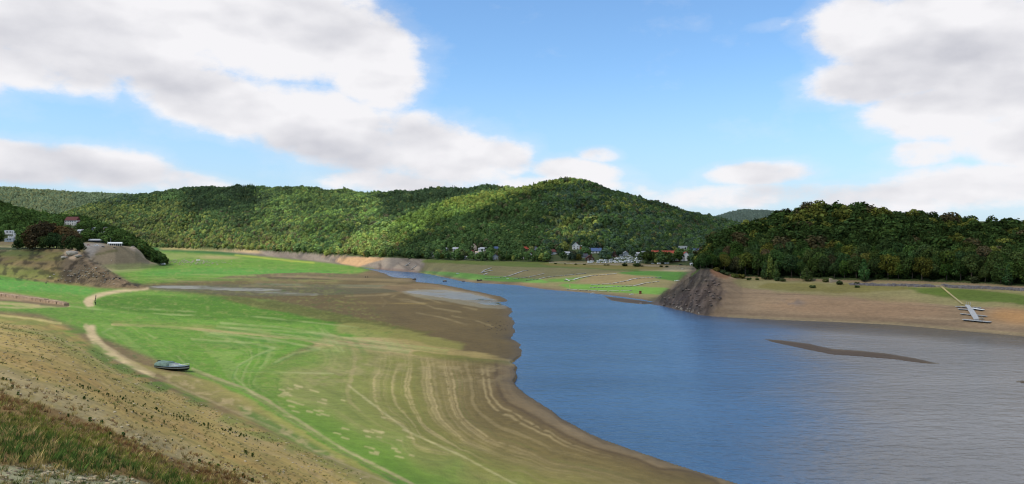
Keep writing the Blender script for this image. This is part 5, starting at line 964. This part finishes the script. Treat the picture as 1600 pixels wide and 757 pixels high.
for i in range(34):
    x = 775 + rc.gauss(8, 12); y = 510 + rc.gauss(0, 6)
    if x < 802 - abs(y - 508) * .3: rock(x, y, rc.uniform(1.2, 2.6), 'dark stone on the mud beside the open lake', 'dark stones on the mud tip', me=DK[rc.randrange(3)], name='stone')
for i in range(190):
    x = min(max(rc.gauss(306, 26), 262), 362); y = 410.5 + rc.gauss(0, 2.1) + (x - 300) * .012
    if 404.5 < y < 417: rock(x, y, rc.uniform(1.1, 2.4), 'pale small stone among the many scattered on the green flat', 'pale stones scattered on the green flat', ymin=800, hz=rc.uniform(.8, 1.6), name='stone')
for i in range(130):
    x = rc.gauss(142, 32); y = 431 + rc.gauss(0, 7)
    if 70 < x < 205 and y > 412 + max(0, x - 140) * .45: rock(x, y, rc.uniform(1.5, 4.5), 'jagged brown stone on the scree of the left headland', 'stones on the scree of the left headland', me=(DK + RK)[rc.randrange(8)], ymin=560, ymax=900, hz=.7, name='rock')
rock(112,399,20,'pale bare rock face under the reddish trees, highest', me=RK[0], ymin=560, ymax=900, name='rock_outcrop', hz=.9, rz=.2); rock(100,404,13,'pale rock slab at the left end of the bare outcrop', me=RK[1], ymin=560, ymax=900, name='rock_outcrop', hz=.6); rock(123,402,13,'pale rock slab at the right end of the bare outcrop', me=RK[2], ymin=560, ymax=900, name='rock_outcrop', hz=.7); rock(208,386.5,7,'pale rock edge right of the camp beach, beside the bushes', me=RK[3], ymin=900, name='rock_outcrop', hz=.6)
for (x, y) in ((149.5,467),(148.8,470.2),(148.2,473.3),(149.2,476.4),(149.8,464.5)):
    p = g3(x, y); o = MB().tube((0,0,-.3),(0.05,0,1.5),.22,.16).mesh('marker_post'); tag(put('marker_post', o, RUBBER, loc=p), 'dark wooden post at the inner edge of the pale track bend', 'post', 'dark posts along the pale track')
for (x, y) in ((571.3,434.6),(574.6,434.4)):
    p = g3(x, y, 0, 500); o = MB().tube((0,0,-.3),(0,0,1.9),.25,.18).mesh('marker_post'); tag(put('marker_post', o, RUBBER, loc=p), 'thin dark post on the mud flat near the channel', 'post', 'pair of dark posts on the mud flat')
def masonry(pts, h, th, label, mat, name='stone_wall', lift=0.0, ymin=0):
    P_ = [g3(x, y, 0, ymin) for x, y in pts]; o = P_[0]; mb = MB(); r_ = random.Random(3)
    for a, b in zip(P_[:-1], P_[1:]):
        n = max(1, int((b - a).length / 1.5))
        for i in range(n):
            p = a.lerp(b, i / n) - o; q = a.lerp(b, (i + 1) / n) - o; hh_ = h * r_.uniform(.8, 1.1); mb.bar(p + Vector((0, 0, hh_ / 2 - .4 + lift)), q + Vector((0, 0, hh_ / 2 - .4 + lift)), th * r_.uniform(.85, 1.15), hh_ + .8)
    me_ = mb.mesh(name); return tag(put(name, me_, mat, loc=o), label, name.replace('_', ' '))
masonry([(-40,460),(0,463),(40,468),(75,473),(104,478)], 1.5, 2.2, 'long low brown masonry ramp crossing the green hollow at the left edge', worn('brown_masonry', (176, 150, 122), .3, .7, .95, bump=.7))
RIP = worn('riprap_stone', (138, 130, 126), .35, .9, .95, rgb2=(84, 78, 76), bump=.8)
def riprap(pts, rowsn, label, seed):
    r_ = random.Random(seed); mb = MB(); P_ = [g3(x, y) for x, y in pts]; o = P_[0]
    for a, b in zip(P_[:-1], P_[1:]):
        n = int((b - a).length / .8)
        for i in range(n):
            for k in range(rowsn):
                p = a.lerp(b, (i + r_.random()) / n) - o + Vector((0, k * 1.05 + r_.uniform(-.3, .3), 0)); z = float(zat(p.x + o.x, p.y + o.y)) - o.z; s_ = r_.uniform(.35, .75)
                c8 = [Vector((sx_ * s_ * r_.uniform(.6, 1.1), sy_ * s_ * r_.uniform(.6, 1), z + .25 + sz_ * s_ * r_.uniform(.5, .9))) + Vector((p.x, p.y, 0)) for sz_ in (-1, 1) for sx_, sy_ in ((-1,-1),(1,-1),(1,1),(-1,1))]
                mb.add(c8, [(0,3,2,1),(4,5,6,7),(0,1,5,4),(1,2,6,5),(2,3,7,6),(3,0,4,7)])
    return tag(put('riprap_wall', mb.mesh('riprap_wall'), RIP, loc=o), label, 'stone wall')
riprap([(1330,446),(1400,447.5),(1462,449)], 4, 'grey loose stone embankment below the trees, left of the pale slab', 1); riprap([(1480,449.5),(1540,451.5),(1600,455),(1660,460)], 6, 'grey loose stone embankment below the trees, right of the pale slab', 2)
q = g3(1469,447.5); t = thing('concrete_slab', 'pale concrete slab between two stone embankments, head of the plank walkway', 'slab', q); MB().box(-2.2,2.2,-1.2,2.4,-.6,.5).part('slab', CONC, t)
q = g3(1303,441); t = thing('concrete_block', 'pale concrete block at the foot of the trees above the beach', 'concrete block', q); MB().box(-2.4,2,-.8,1.5,-.6,1.3).box(-2.4,-1.2,-.8,1.5,1.3,2.2).part('block', CONC, t)
masonry([(858,411.5),(900,413),(960,414.8),(1020,416.6),(1062,418)], 1.0, .6, 'low pale retaining wall along the shore road below the village', CONC, 'retaining_wall', ymin=600)
# walkers
def walker(px, py, label, shirt, facing, ymin=0, hgt=1.75):
    p = g3(px, py, 0, ymin); t = put('person', None, loc=p, rz=facing)
    me_ = bpy.data.meshes.new('person'); v = [(0,0,.95),(0,0,1.2),(0,0,1.42),(0,.01,1.54),(0,.02,1.66),(.1,0,.9),(.11,.12,.5),(.11,.1,.06),(.11,.24,.03),(-.1,0,.9),(-.11,-.1,.5),(-.11,-.26,.08),(-.11,-.14,.03),(.2,0,1.4),(.25,-.06,1.12),(.25,.04,.88),(-.2,0,1.4),(-.25,.06,1.12),(-.25,-.02,.88)]
    e = [(0,1),(1,2),(2,3),(3,4),(0,5),(5,6),(6,7),(7,8),(0,9),(9,10),(10,11),(11,12),(2,13),(13,14),(14,15),(2,16),(16,17),(17,18)]; me_.from_pydata(v, e, [])
    rad = [.15,.14,.15,.06,.11,.1,.07,.05,.04,.1,.07,.05,.04,.07,.05,.04,.07,.05,.04]; o = put('person', me_, shirt, loc=p, rz=facing); o.scale = (hgt / 1.75,) * 3; bpy.data.objects.remove(t)
    sk = me_.skin_vertices if len(me_.skin_vertices) else None
    md = o.modifiers.new('skin', 'SKIN'); 
    for i, r_ in enumerate(rad): me_.skin_vertices[0].data[i].radius = (r_, r_ * .85)
    me_.skin_vertices[0].data[0].use_root = True; sb = o.modifiers.new('smooth', 'SUBSURF'); sb.levels = 1; sb.render_levels = 1
    tag(o, label, 'person'); return o
walker(211,448.6,'person in dark clothes walking at the tip of the left headland', CLOTH_, .4, 560); walker(213.5,448.4,'smaller person in dark clothes beside the walker at the headland tip', CLOTH_, 1.0, 560, 1.45); walker(174,408.5,'person in white standing on the sand below the camp headland', SHIRT, 2.0, 880)
# ------------------------------------------------------------------ single trees
rt_ = random.Random(9); nrg = np.random.default_rng(33)
def tree(px, Y, h, variants, tint_, label, group=None, name='broadleaf_tree', cat='tree', wid=1.0, sink=.03):
    X = (px - CX) / F * Y; z = float(zat(X, Y)); o = thing(name, label, cat, (X, Y, z - h * sink), rt_.uniform(0, 6.28), group); cr, tr = variants[rt_.randrange(len(variants))]
    o.scale = (h * wid, h * wid, h); c = put('crown', cr, parent=o); c['tint'] = [float(v) * 1.3 for v in tint_]
    if tr is not None: put('trunk', tr, parent=o)
    return o
def gtree(px, py, h, *a, ymin=0, ymax=8000, **k):
    p = ground(px, py, ymin, ymax); return tree(px, p.y, h, *a, **k)
def vary(c, lo=.75, hi=1.25): return np.asarray(c) * rt_.uniform(lo, hi) * np.array([rt_.uniform(.85, 1.2), 1, rt_.uniform(.8, 1.2)])
TLX = [1022, 1080, 1095, 1110, 1130, 1160, 1200, 1300, 1400, 1500, 1600, 2500]; TLY = [560, 500, 494, 496, 499, 502, 498, 473, 449, 431, 403, 303]
RG = 'broadleaf trees of the wood on the right bank'; cnt = 0; taken = []
rowoff = [3, 9.5, 16, 23, 30, 38]
for ri, off in enumerate(rowoff):
    px = 1094 + ri * 3
    while px < 1640:
        Y = float(np.interp(px, TLX, TLY)) + off + rt_.uniform(-2, 2); sp = 6.9 * F / Y
        h = rt_.uniform(10.5, 18) * (.62 if px < 1120 else .85 if px < 1150 else 1); u = rt_.random()
        if u < .06: c, lb = G_BRN * .85, 'brown tinged broadleaf tree in the dense wood on the right bank'
        elif u < .12: c, lb = G_YEL * .5, 'yellowing broadleaf tree in the dense wood on the right bank'
        elif u < .6: c, lb = G_DARK * .95, 'dark green broadleaf tree in the dense wood on the right bank'
        else: c, lb = G_MID * .8, 'mid green broadleaf tree in the dense wood on the right bank'
        if ri < 5 or px < 1200: tree(px, Y, h, BIG, vary(c), lb, RG, wid=rt_.uniform(.85, 1.1)); cnt += 1; taken.append((px, Y))
        px += sp * rt_.uniform(.8, 1.2)
EDGE = 'trees at the edge of the right wood'
gtree(1203,437,17,TALL,np.array((.10,.13,.03)),'bright yellow green slender poplar standing before the right wood',name='poplar_tree',wid=1.0); gtree(1212,437,12.5,TALL,np.array((.07,.11,.03)),'smaller light green poplar just right of the bright one',name='poplar_tree',wid=1.0); gtree(1196,437,12,TALL,np.array((.045,.08,.026)),'mid green slender tree just left of the bright poplar',name='poplar_tree',wid=1.3)
gtree(1350,440.5,14.5,TALL,np.array((.045,.095,.028)),'fresh green slender tree in front of the dark wood, right half',name='poplar_tree',wid=1.25); gtree(1576,446,12,TALL,np.array((.038,.075,.026)),'fresh green tree above the stone embankment near the right edge',name='poplar_tree',wid=1.5); gtree(1260,440,10,TALL,np.array((.06,.085,.025)),'small thin trunked tree at the wood edge between poplar and concrete block',name='young_tree',wid=1.8)
SB = [(1148,434,5,'olive bush at the left foot of the right wood'),(1158,435,5,'pale olive bush second from the rock spur'),(1128,428,4,'green bush on the red earth of the rock spur'),(1183,438,3,'low olive bush at the foot of the bright poplar'),(1170,438,3,'low brown green bush left of the poplar'),(1216,439,4,'bare brown scrub right of the poplar'),(1222,440,3.4,'grey brown scrub on the bank right of the poplar'),(1311.5,444.8,4.2,'dark round bush on the bare beach below the concrete block'),(1270,450,3.2,'dark low bush in the middle of the bare beach'),(1339,445,2.6,'small dark bush at the left end of the stone embankment'),(1339,449.5,2.6,'small dark bush below the left end of the embankment'),(1290,441,4,'olive scrub left of the concrete block'),(1524,441,5,'green bush above the stone embankment'),(1102,416,4,'dark bush on top of the rock spur'),(1112,416,4,'green bush on the crest of the rock spur'),(1120,424,4,'olive bush on the right shoulder of the rock spur'),(1136,430,5,'dark bush between the red earth and the wood')]
for x, y, w_, lb in SB:
    k = ground(x, y).y / F; gtree(x, y, w_ * rt_.uniform(.5, .8), BUSH, vary((.05,.07,.025) if 'olive' not in lb else (.09,.10,.03)), lb, name='bush', cat='bush', wid=1.3, sink=.05)
# wooded headland on the left: reddish and dark crowns over the bluff
PT = [(27,390,9,'d'),(36,389,12,'d'),(46,389,15,'d'),(56,389,18,'r'),(66,388.5,20,'r'),(77,388,19,'r'),(88,388,18,'d'),(97,388,17,'o'),(106,388,17,'o'),(113,389,15,'r'),(52,388,13,'d'),(84,389,12,'d'),(100,389.5,11,'d'),(112,390,11,'d'),(121,392,11,'d'),(125,394,8,'d'),(70,389.5,10,'d'),(40,389,8,'d'),(30,388,7,'d')]
ol = {'d': 'dark green spreading tree in the clump over the left bluff', 'r': 'tall rust red tree in the clump over the left bluff', 'o': 'orange brown tree at the right of the clump over the left bluff'}
for (x, dy, h) in [(1095,27,9),(1099,30,11),(1104,29,10),(1108,33,11),(1113,31,10),(1118,33,10),(1124,35,10),(1092,33,7)]: tree(x, 494 + dy - 26, h, BIG, vary(G_DARK * .9), 'dark tree leaning over the crest of the rock spur', 'trees on the crest of the rock spur', wid=1.15)
for i, (x, y, h, k) in enumerate(PT):
    gtree(x, y, h * (1.75 if 50 < x < 110 else 1.5), BIG, vary({'d': (.030,.048,.016), 'r': (.052,.038,.018), 'o': (.066,.050,.020)}[k], .85, 1.15), ol[k], 'trees of the clump over the left bluff', ymin=690, ymax=860, wid=rt_.uniform(1.0, 1.2), sink=.12)
# left village hill, front of the camp: single trees
for i in range(64):
    x = rt_.uniform(-5, 226); y0_ = float(np.interp(x, [0, 140, 190, 226], [352, 362, 372, 388])); Y = rt_.uniform(1046, 1150) if x > 125 else rt_.uniform(1046, 1250)
    X = np.array([(x - CX) / F * Y])
    if in_clear(np.array([x]), None, X, np.array([Y]))[0]: continue
    tree(x, Y, rt_.uniform(8, 13), MIDT, vary(G_DARK if rt_.random() < .7 else G_MID, .7, 1.1) if x < 205 else vary(G_YEL * .5), 'dark green tree on the slope above the camp beach', 'trees on the slope above the camp beach', wid=1.05)
# village: single trees along the shore road and between the houses
VG = 'trees between the village houses'
for (x, y, h) in [(1005,411,13),(1012,412,15),(1020,412,14),(1028,411,13),(1036,411,14),(1044,411,13),(1062,410,12),(1058,409,10),(1096,414,11),(1101,412,12),(1078,411,8),(1009,409,10),(1032,410,11),(1050,412,9),(1087,412,8)]:
    gtree(x, y, h, MIDT, vary(G_DARK * .9, .8, 1.15), 'round dark tree by the shore road in front of the red roofs', 'round trees by the shore road', ymin=700, wid=1.25)
for i in range(120):
    x = rt_.uniform(640, 935); Yb = float(np.interp(x, [620, 660, 700, 760, 850, 880, 935], [1050, 985, 930, 880, 830, 828, 800])); Y = Yb + rt_.uniform(2, 60)
    if in_clear(np.array([x]), None, None, np.array([Y]))[0]: continue
    tree(x, Y, rt_.uniform(5.5, 10), MIDT, vary(G_DARK if rt_.random() < .75 else G_YEL * .4, .8, 1.15), 'dark green tree between the houses of the lakeside village', VG, wid=1.1)
for x, w_ in ((868,3),(976,7),(996,8),(1003,3),(1033,4),(1042,4),(900,3),(945,3),(950,3),(883,2.5),(913,3)):
    gtree(x, float(np.interp(x, [860, 1060], [412.6, 418.4])), w_ * .42, BUSH, vary(G_DARK * .8), 'dark low bush along the retaining wall of the shore road', 'bushes along the retaining wall', name='bush', cat='bush', ymin=600, wid=1.7, sink=.02)
# ------------------------------------------------------------------ forests as masses
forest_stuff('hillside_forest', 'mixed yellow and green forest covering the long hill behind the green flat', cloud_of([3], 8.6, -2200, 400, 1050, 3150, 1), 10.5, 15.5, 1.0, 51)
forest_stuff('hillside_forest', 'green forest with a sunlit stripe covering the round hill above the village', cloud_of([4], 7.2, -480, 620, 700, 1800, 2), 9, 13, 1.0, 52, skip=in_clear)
forest_stuff('distant_forest', 'pale green forest on the far ridge at the left edge', cloud_of([5], 13, -3300, -1500, 3450, 4750, 3, 5), 15, 21, 1.0, 53, .12)
forest_stuff('distant_forest', 'blue green forest on the far dome behind the saddle', cloud_of([6], 13, 700, 2000, 3800, 4900, 4, 5), 15, 20, 1.0, 54, .1)
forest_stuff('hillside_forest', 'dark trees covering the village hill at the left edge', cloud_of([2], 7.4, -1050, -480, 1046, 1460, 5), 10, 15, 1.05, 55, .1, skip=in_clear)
d_ = cloud_of([1], 7, -620, -400, 740, 920, 6); 
X, Y, Zt, px, py, c = cloud_of([7], 6.6, 100, 420, 400, 690, 7, 26); off = Y - np.interp(px, TLX, TLY); k = (off > 33) & (px > 1092); k &= ~((px < 1200) & (off < 42))
data = (X[k], Y[k], Zt[k], px[k], py[k], c[k])
def rtint(px, py, c, r):
    n = len(px); t = G_DARK * .95 + (G_MID * .8 - G_DARK * .95) * r.random((n, 1)); u = r.random(n); t[u < .1] = G_BRN; t[(u > .1) & (u < .2)] = G_YEL * .75; k2 = (u > .2) & (u < .45) & (py < 375); t[k2] = G_YEL * .8; return t * r.uniform(.7, 1.25, (n, 1))
hill_tint_ = hill_tint; hill_tint = rtint
forest_stuff('wood', 'dense dark treetops on the rise behind the front rows of the right bank', data, 10.5, 19, 1.0, 56, 0, MIDC, 6, 0)
hill_tint = hill_tint_
# undergrowth so the wood has no see-through foot
X, Y, Zt, px, py, c = cloud_of([7], 3.4, 90, 420, 395, 620, 8, 22); off = Y - np.interp(px, TLX, TLY); k = (off > 4) & (off < 34) & (px > 1092); n = int(k.sum())
bc_ = as_collection('undergrowth_bushes', [b[0] for b in BUSH]); rr = np.zeros((n, 3)); rr[:, 2] = nrg.uniform(0, 6, n); hs = nrg.uniform(2.4, 4.6, n); sz = np.stack([hs, hs, hs], 1)
scatter('undergrowth', bc_, np.stack([X[k], Y[k], Zt[k] - .3], 1), nrg.integers(0, 4, n), rr, sz, np.tile(G_DARK * .75, (n, 1)) * nrg.uniform(.6, 1.2, (n, 1)), 'dark undergrowth filling the foot of the right wood', 'undergrowth')
# ------------------------------------------------------------------ near slope: grass, weeds, rubble
def tuft_mesh(name, seed, n=16, h=1.0, spread=.35, w=.035, lean=.45):
    r = np.random.default_rng(seed); V_ = []; Fq = []
    for k in range(n):
        a = r.uniform(0, 6.28); rr_ = r.uniform(0, spread); b = np.array((math.cos(a) * rr_, math.sin(a) * rr_, 0)); d__ = np.array((math.cos(a) * r.uniform(0, lean), math.sin(a) * r.uniform(0, lean), 1.0)); hh = h * r.uniform(.5, 1); s_ = np.array((-math.sin(a + 1), math.cos(a + 1), 0)) * w
        m_ = b + d__ * hh * .55; t_ = b + d__ * hh + np.array((d__[0], d__[1], -.15)) * hh * .4; i = len(V_); V_ += [b - s_, b + s_, m_ + s_ * .8, m_ - s_ * .8, t_ + s_ * .15, t_ - s_ * .15]; Fq += [(i, i + 1, i + 2, i + 3), (i + 3, i + 2, i + 4, i + 5)]
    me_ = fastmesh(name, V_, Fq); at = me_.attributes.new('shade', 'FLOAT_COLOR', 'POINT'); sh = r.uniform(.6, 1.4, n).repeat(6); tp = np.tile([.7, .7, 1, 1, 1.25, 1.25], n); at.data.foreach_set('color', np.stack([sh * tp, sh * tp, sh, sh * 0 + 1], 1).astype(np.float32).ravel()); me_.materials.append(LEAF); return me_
GR = as_collection('grass_tufts', [tuft_mesh('tuft', i) for i in range(5)] + [tuft_mesh('seed_head', 20 + i, 12, 1.2, .3, .03, .3) for i in range(2)])
gpoly = np.array([(-120,596),(0,614),(60,630),(110,648),(160,668),(210,692),(270,716),(340,738),(430,772),(520,830),(-120,830)], float); gravel = np.array([(-120,712),(0,729),(80,727),(180,744),(270,768),(420,850),(-120,850)], float)
n = 90000; X = nrg.uniform(-62, 2, n); Y = nrg.uniform(9, 78, n); px = CX + X / Y * F; Zt = zat(X, Y); py = HY + (H - Zt) * F / Y
e = (fbm(X / 2.2, Y / 2.2, 3, 801) - .5) * 40; ex = (fbm(X / 3, Y / 3, 3, 802) - .5) * 60
ing = inside(gpoly, px + ex, py + e); grv = inside(gravel, px, py + e * .8); k = ing & (~grv | (nrg.random(n) < .10)) & (px > -120); k |= (~ing & inside(gpoly, px, py + 22) & (nrg.random(n) < .10))
X, Y, Zt, px, py = X[k], Y[k], Zt[k], px[k], py[k]; n = len(X); zone = (py - np.interp(px, gpoly[:9, 0], gpoly[:9, 1])); patch_ = fbm(X / 3.4, Y / 3.4, 3, 810)
t = np.tile(np.array((.16, .13, .045)), (n, 1)); vz = zone / (np.interp(px, [0, 80, 180, 270, 420], [729, 727, 744, 768, 850]) - np.interp(px, gpoly[:9, 0], gpoly[:9, 1])) + nrg.normal(0, .07, n) + (patch_ - .5) * .5
q1 = (vz < .30) & (nrg.random(n) < .75); t[q1] = (.125, .068, .030); q2 = (vz > .26) & (vz < .66) & (nrg.random(n) < .7); t[q2] = (.100, .115, .024); q3 = (vz > .56) & (vz < .88) & (nrg.random(n) < .85); t[q3] = (.050, .084, .020); q4 = nrg.random(n) < .14; t[q4] = (.26, .20, .085)
t *= 1.5 * nrg.uniform(.7, 1.3, (n, 1)); hs = nrg.uniform(.12, .32, n) * np.where(q3, 1.25, 1) * np.where(q1, .8, 1); sz = np.stack([hs * 1.1, hs * 1.1, hs], 1); rr = np.zeros((n, 3)); rr[:, 2] = nrg.uniform(0, 6.28, n)
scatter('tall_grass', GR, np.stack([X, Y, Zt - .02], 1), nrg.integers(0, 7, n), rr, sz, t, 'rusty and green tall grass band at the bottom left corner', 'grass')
# thin low herbs over the lower edge gravel and the slope
STC = as_collection('rubble_stones', [rock_mesh(60 + i, worn('slope_stone_%d' % i, c_, .3, 2, .95), .5) for i, c_ in enumerate([(160, 144, 108), (134, 120, 90), (172, 160, 130), (112, 100, 76)])])
n = 30000; u = nrg.random(n); Y = 12 + 150 * u ** 1.6; px = nrg.uniform(-60, 660, n); X = (px - CX) / F * Y; Zt = zat(X, Y); py = HY + (H - Zt) * F / Y
tq_ = np.interp(px, [0, 50, 100, 150, 240, 380, 560, 660], [493, 502, 518, 550, 598, 660, 740, 800]); k = (py > tq_) & (py < 830); dens = np.where(inside(gravel, px, py), 1, np.where(inside(gpoly, px, py), 0.03, .08)) * np.where(fbm(X / 6, Y / 6, 3, 820) > .5, 1, .3); k &= nrg.random(n) < dens
X, Y, Zt = X[k], Y[k], Zt[k]; n = len(X); hs = nrg.uniform(.02, .075, n) * (1 + Y / 70); rr = np.zeros((n, 3)); rr[:, 2] = nrg.uniform(0, 6.28, n)
scatter('rubble', STC, np.stack([X, Y, Zt], 1), nrg.integers(0, 4, n), rr, np.stack([hs * 1.3, hs, hs], 1), None, 'small stones and gravel strewn over the near slope', 'rubble')
n = 26000; u = nrg.random(n); Y = 12 + 170 * u ** 1.5; px = nrg.uniform(-60, 660, n); X = (px - CX) / F * Y; Zt = zat(X, Y); py = HY + (H - Zt) * F / Y
k = (py > np.interp(px, [0, 50, 100, 150, 240, 380, 560, 660], [493, 502, 518, 550, 598, 660, 740, 800])) & (py < 830) & (nrg.random(n) < np.where(inside(gravel, px, py), .9, np.where(fbm(X / 5, Y / 5, 3, 830) > .56, .34, .06)))
X, Y, Zt = X[k], Y[k], Zt[k]; n = len(X); hs = nrg.uniform(.05, .13, n) * (1 + Y / 110); rr = np.zeros((n, 3)); rr[:, 2] = nrg.uniform(0, 6.28, n); t = np.where(nrg.random((n, 1)) < .5, np.array([[.085, .12, .03]]), np.array([[.19, .16, .07]])) * nrg.uniform(.7, 1.3, (n, 1))
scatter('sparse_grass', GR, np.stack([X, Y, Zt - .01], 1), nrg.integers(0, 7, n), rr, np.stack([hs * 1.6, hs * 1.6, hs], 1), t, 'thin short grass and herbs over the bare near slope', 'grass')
# weeds: leafy plants one can count
def weed_mesh(seed):
    r = np.random.default_rng(seed); n = 90; z = r.beta(1.3, 1.2, n); a = r.uniform(0, 6.28, n); rad = .42 * (1.05 - .6 * z) * r.uniform(.3, 1, n); P_ = np.stack([np.cos(a) * rad, np.sin(a) * rad, z], 1); Nn = r.normal(size=(n, 3)); Nn[:, 2] += .6; Nn /= np.linalg.norm(Nn, axis=1)[:, None]
    V_, Fq = leaf_quads(P_, Nn, .085, r); me_ = fastmesh('leaves', V_, Fq); s_ = r.uniform(.55, 1.45, n).repeat(4); at = me_.attributes.new('shade', 'FLOAT_COLOR', 'POINT'); at.data.foreach_set('color', np.stack([s_, s_, s_, s_ * 0 + 1], 1).astype(np.float32).ravel()); me_.materials.append(LEAF)
    mb = MB()
    for k in range(6): a_ = k * 1.05; mb.tube((0, 0, -.05), (math.cos(a_) * .25, math.sin(a_) * .25, .6 + .06 * k), .014, .006, 5)
    st = mb.mesh('stem'); st.materials.append(BARK); return me_, st
WD = [weed_mesh(900 + i) for i in range(5)]
wl = [(505,240,7),(380,190,4),(340,200,4),(225,128,4),(20,125,6),(38,128,5),(65,135,5),(75,172,7),(610,385,8),(540,372,9),(660,460,9),(740,460,9),(800,320,5),(760,315,5),(880,345,4),(910,358,5),(985,383,5),(970,408,4),(855,410,4),(905,480,4),(940,305,6),(1385,425,6),(1250,395,5),(1380,455,4),(1435,470,4),(1475,568,8),(1405,592,5),(1310,650,9),(1255,635,7),(1195,620,8),(1405,680,9),(1460,710,9),(1515,735,8),(1515,585,8),(110,215,7),(410,345,7),(1480,490,3),(690,300,4),(1165,380,3),(1100,360,3)]
def weed(px, py, hpx, label, c=(.04,.08,.018)):
    p = ground(px, py); h = hpx * p.y / F; o = thing('weed', label, 'weed', p, rt_.uniform(0, 6.28), 'leafy weeds dotted over the near slope'); o.scale = (h * 1.25, h * 1.25, h); l, s_ = WD[rt_.randrange(5)]; q = put('leaves', l, parent=o); q['tint'] = [float(v) for v in vary(c)]; put('stem', s_, parent=o)
for i, (x, y, h_) in enumerate(wl): weed(x / 3.84, 560 + y / 3.84 + h_ * .3, h_ * .8, 'large dark green weed tuft on the bare near slope')
for i in range(95):
    u = rt_.random(); x = 120 + u * 290; y = float(np.interp(x, [120, 260, 410], [602, 647, 689])) + rt_.gauss(0, 2.2); weed(x, y, rt_.uniform(1.6, 3.8), 'small green weed in the long line across the near slope')
for i in range(60):
    x = rt_.uniform(0, 480); y = float(np.interp(x, [0, 200, 480], [560, 625, 735])) + rt_.uniform(-26, 46)
    if y < 757: weed(x, y, rt_.uniform(1.2, 2.6), 'small weed scattered on the bare near slope')

# ------------------------------------------------------------------ an unseen sheet added high overhead, cut to cast shade patches on hills and banks
CH = 1300.0; cs = 22.0
cxs = np.arange(-4300, 600, cs); cys = np.arange(-1200, 2500, cs); GX, GY = np.meshgrid(cxs, cys, indexing='ij')
zz = np.full(GX.shape, 20.0)
for _ in range(6):
    t_ = (CH - zz) / SUN.z; QX = GX - SUN.x * t_; QY = GY - SUN.y * t_; zz = .5 * zz + .5 * zat(QX, np.maximum(QY, 5))
qpx = CX + QX / np.maximum(QY, 5) * F; qpy = HY + (H - zz) * F / np.maximum(QY, 5); qj = (fbm(QX / 70, QY / 70, 3, 950) - .5) * 26
qc = attr_at(comp, QX, np.maximum(QY, 5))
sx_, sy_ = qpx + qj, qpy + qj * .35
shade_ = np.zeros(GX.shape, bool)
shade_ |= (qc == 4) & (QY > 700); shade_ |= (qc == 7) | ((qc == 1) | (qc == 2)) & (qpx < 250)
shade_ |= (qc == 3) & (((sx_ > 592) & (sy_ < 345)) | ((sx_ > 275) & (sx_ < 400) & (sy_ < 340)) | ((sx_ < 215) & (sy_ < 326)) | ((sx_ > 470) & (sx_ < 545) & (sy_ > 350)))
shade_ &= ~inside(strip, sx_, sy_); shade_ &= ~((qc == 4) & inside(np.array([(855,350),(905,340),(940,362),(930,384),(870,378)], float), sx_, sy_))
shade_ &= (QY > 5) & (qpx > -120) & (qpx < 1800)
cid = np.arange(GX.size).reshape(GX.shape); q = shade_[:-1, :-1]
cz = CH + (fbm(GX / 200, GY / 200, 3, 960) - .5) * 50; Fq = np.stack([cid[:-1, :-1][q], cid[1:, :-1][q], cid[1:, 1:][q], cid[:-1, 1:][q]], -1)
usedc = np.zeros(GX.size, bool); usedc[Fq.ravel()] = True; re_ = np.cumsum(usedc) - 1
cm_, cnt_, cb_ = newmat('shadow_caster_veil'); Lc = cnt_.links; td = N(cnt_, 'ShaderNodeBsdfTransparent'); df = N(cnt_, 'ShaderNodeBsdfTranslucent'); df.inputs[0].default_value = (.85, .86, .9, 1); mxs = N(cnt_, 'ShaderNodeMixShader'); mxs.inputs[0].default_value = .58
Lc.new(td.outputs[0], mxs.inputs[1]); Lc.new(df.outputs[0], mxs.inputs[2]); Lc.new(mxs.outputs[0], cnt_.nodes['Material Output'].inputs[0]); cnt_.nodes.remove(cb_)
tag(put('cloud_shadow_caster', fastmesh('cloud_shadow_caster', np.stack([GX, GY, cz], -1).reshape(-1, 3)[usedc], re_[Fq]), cm_), kind='structure')
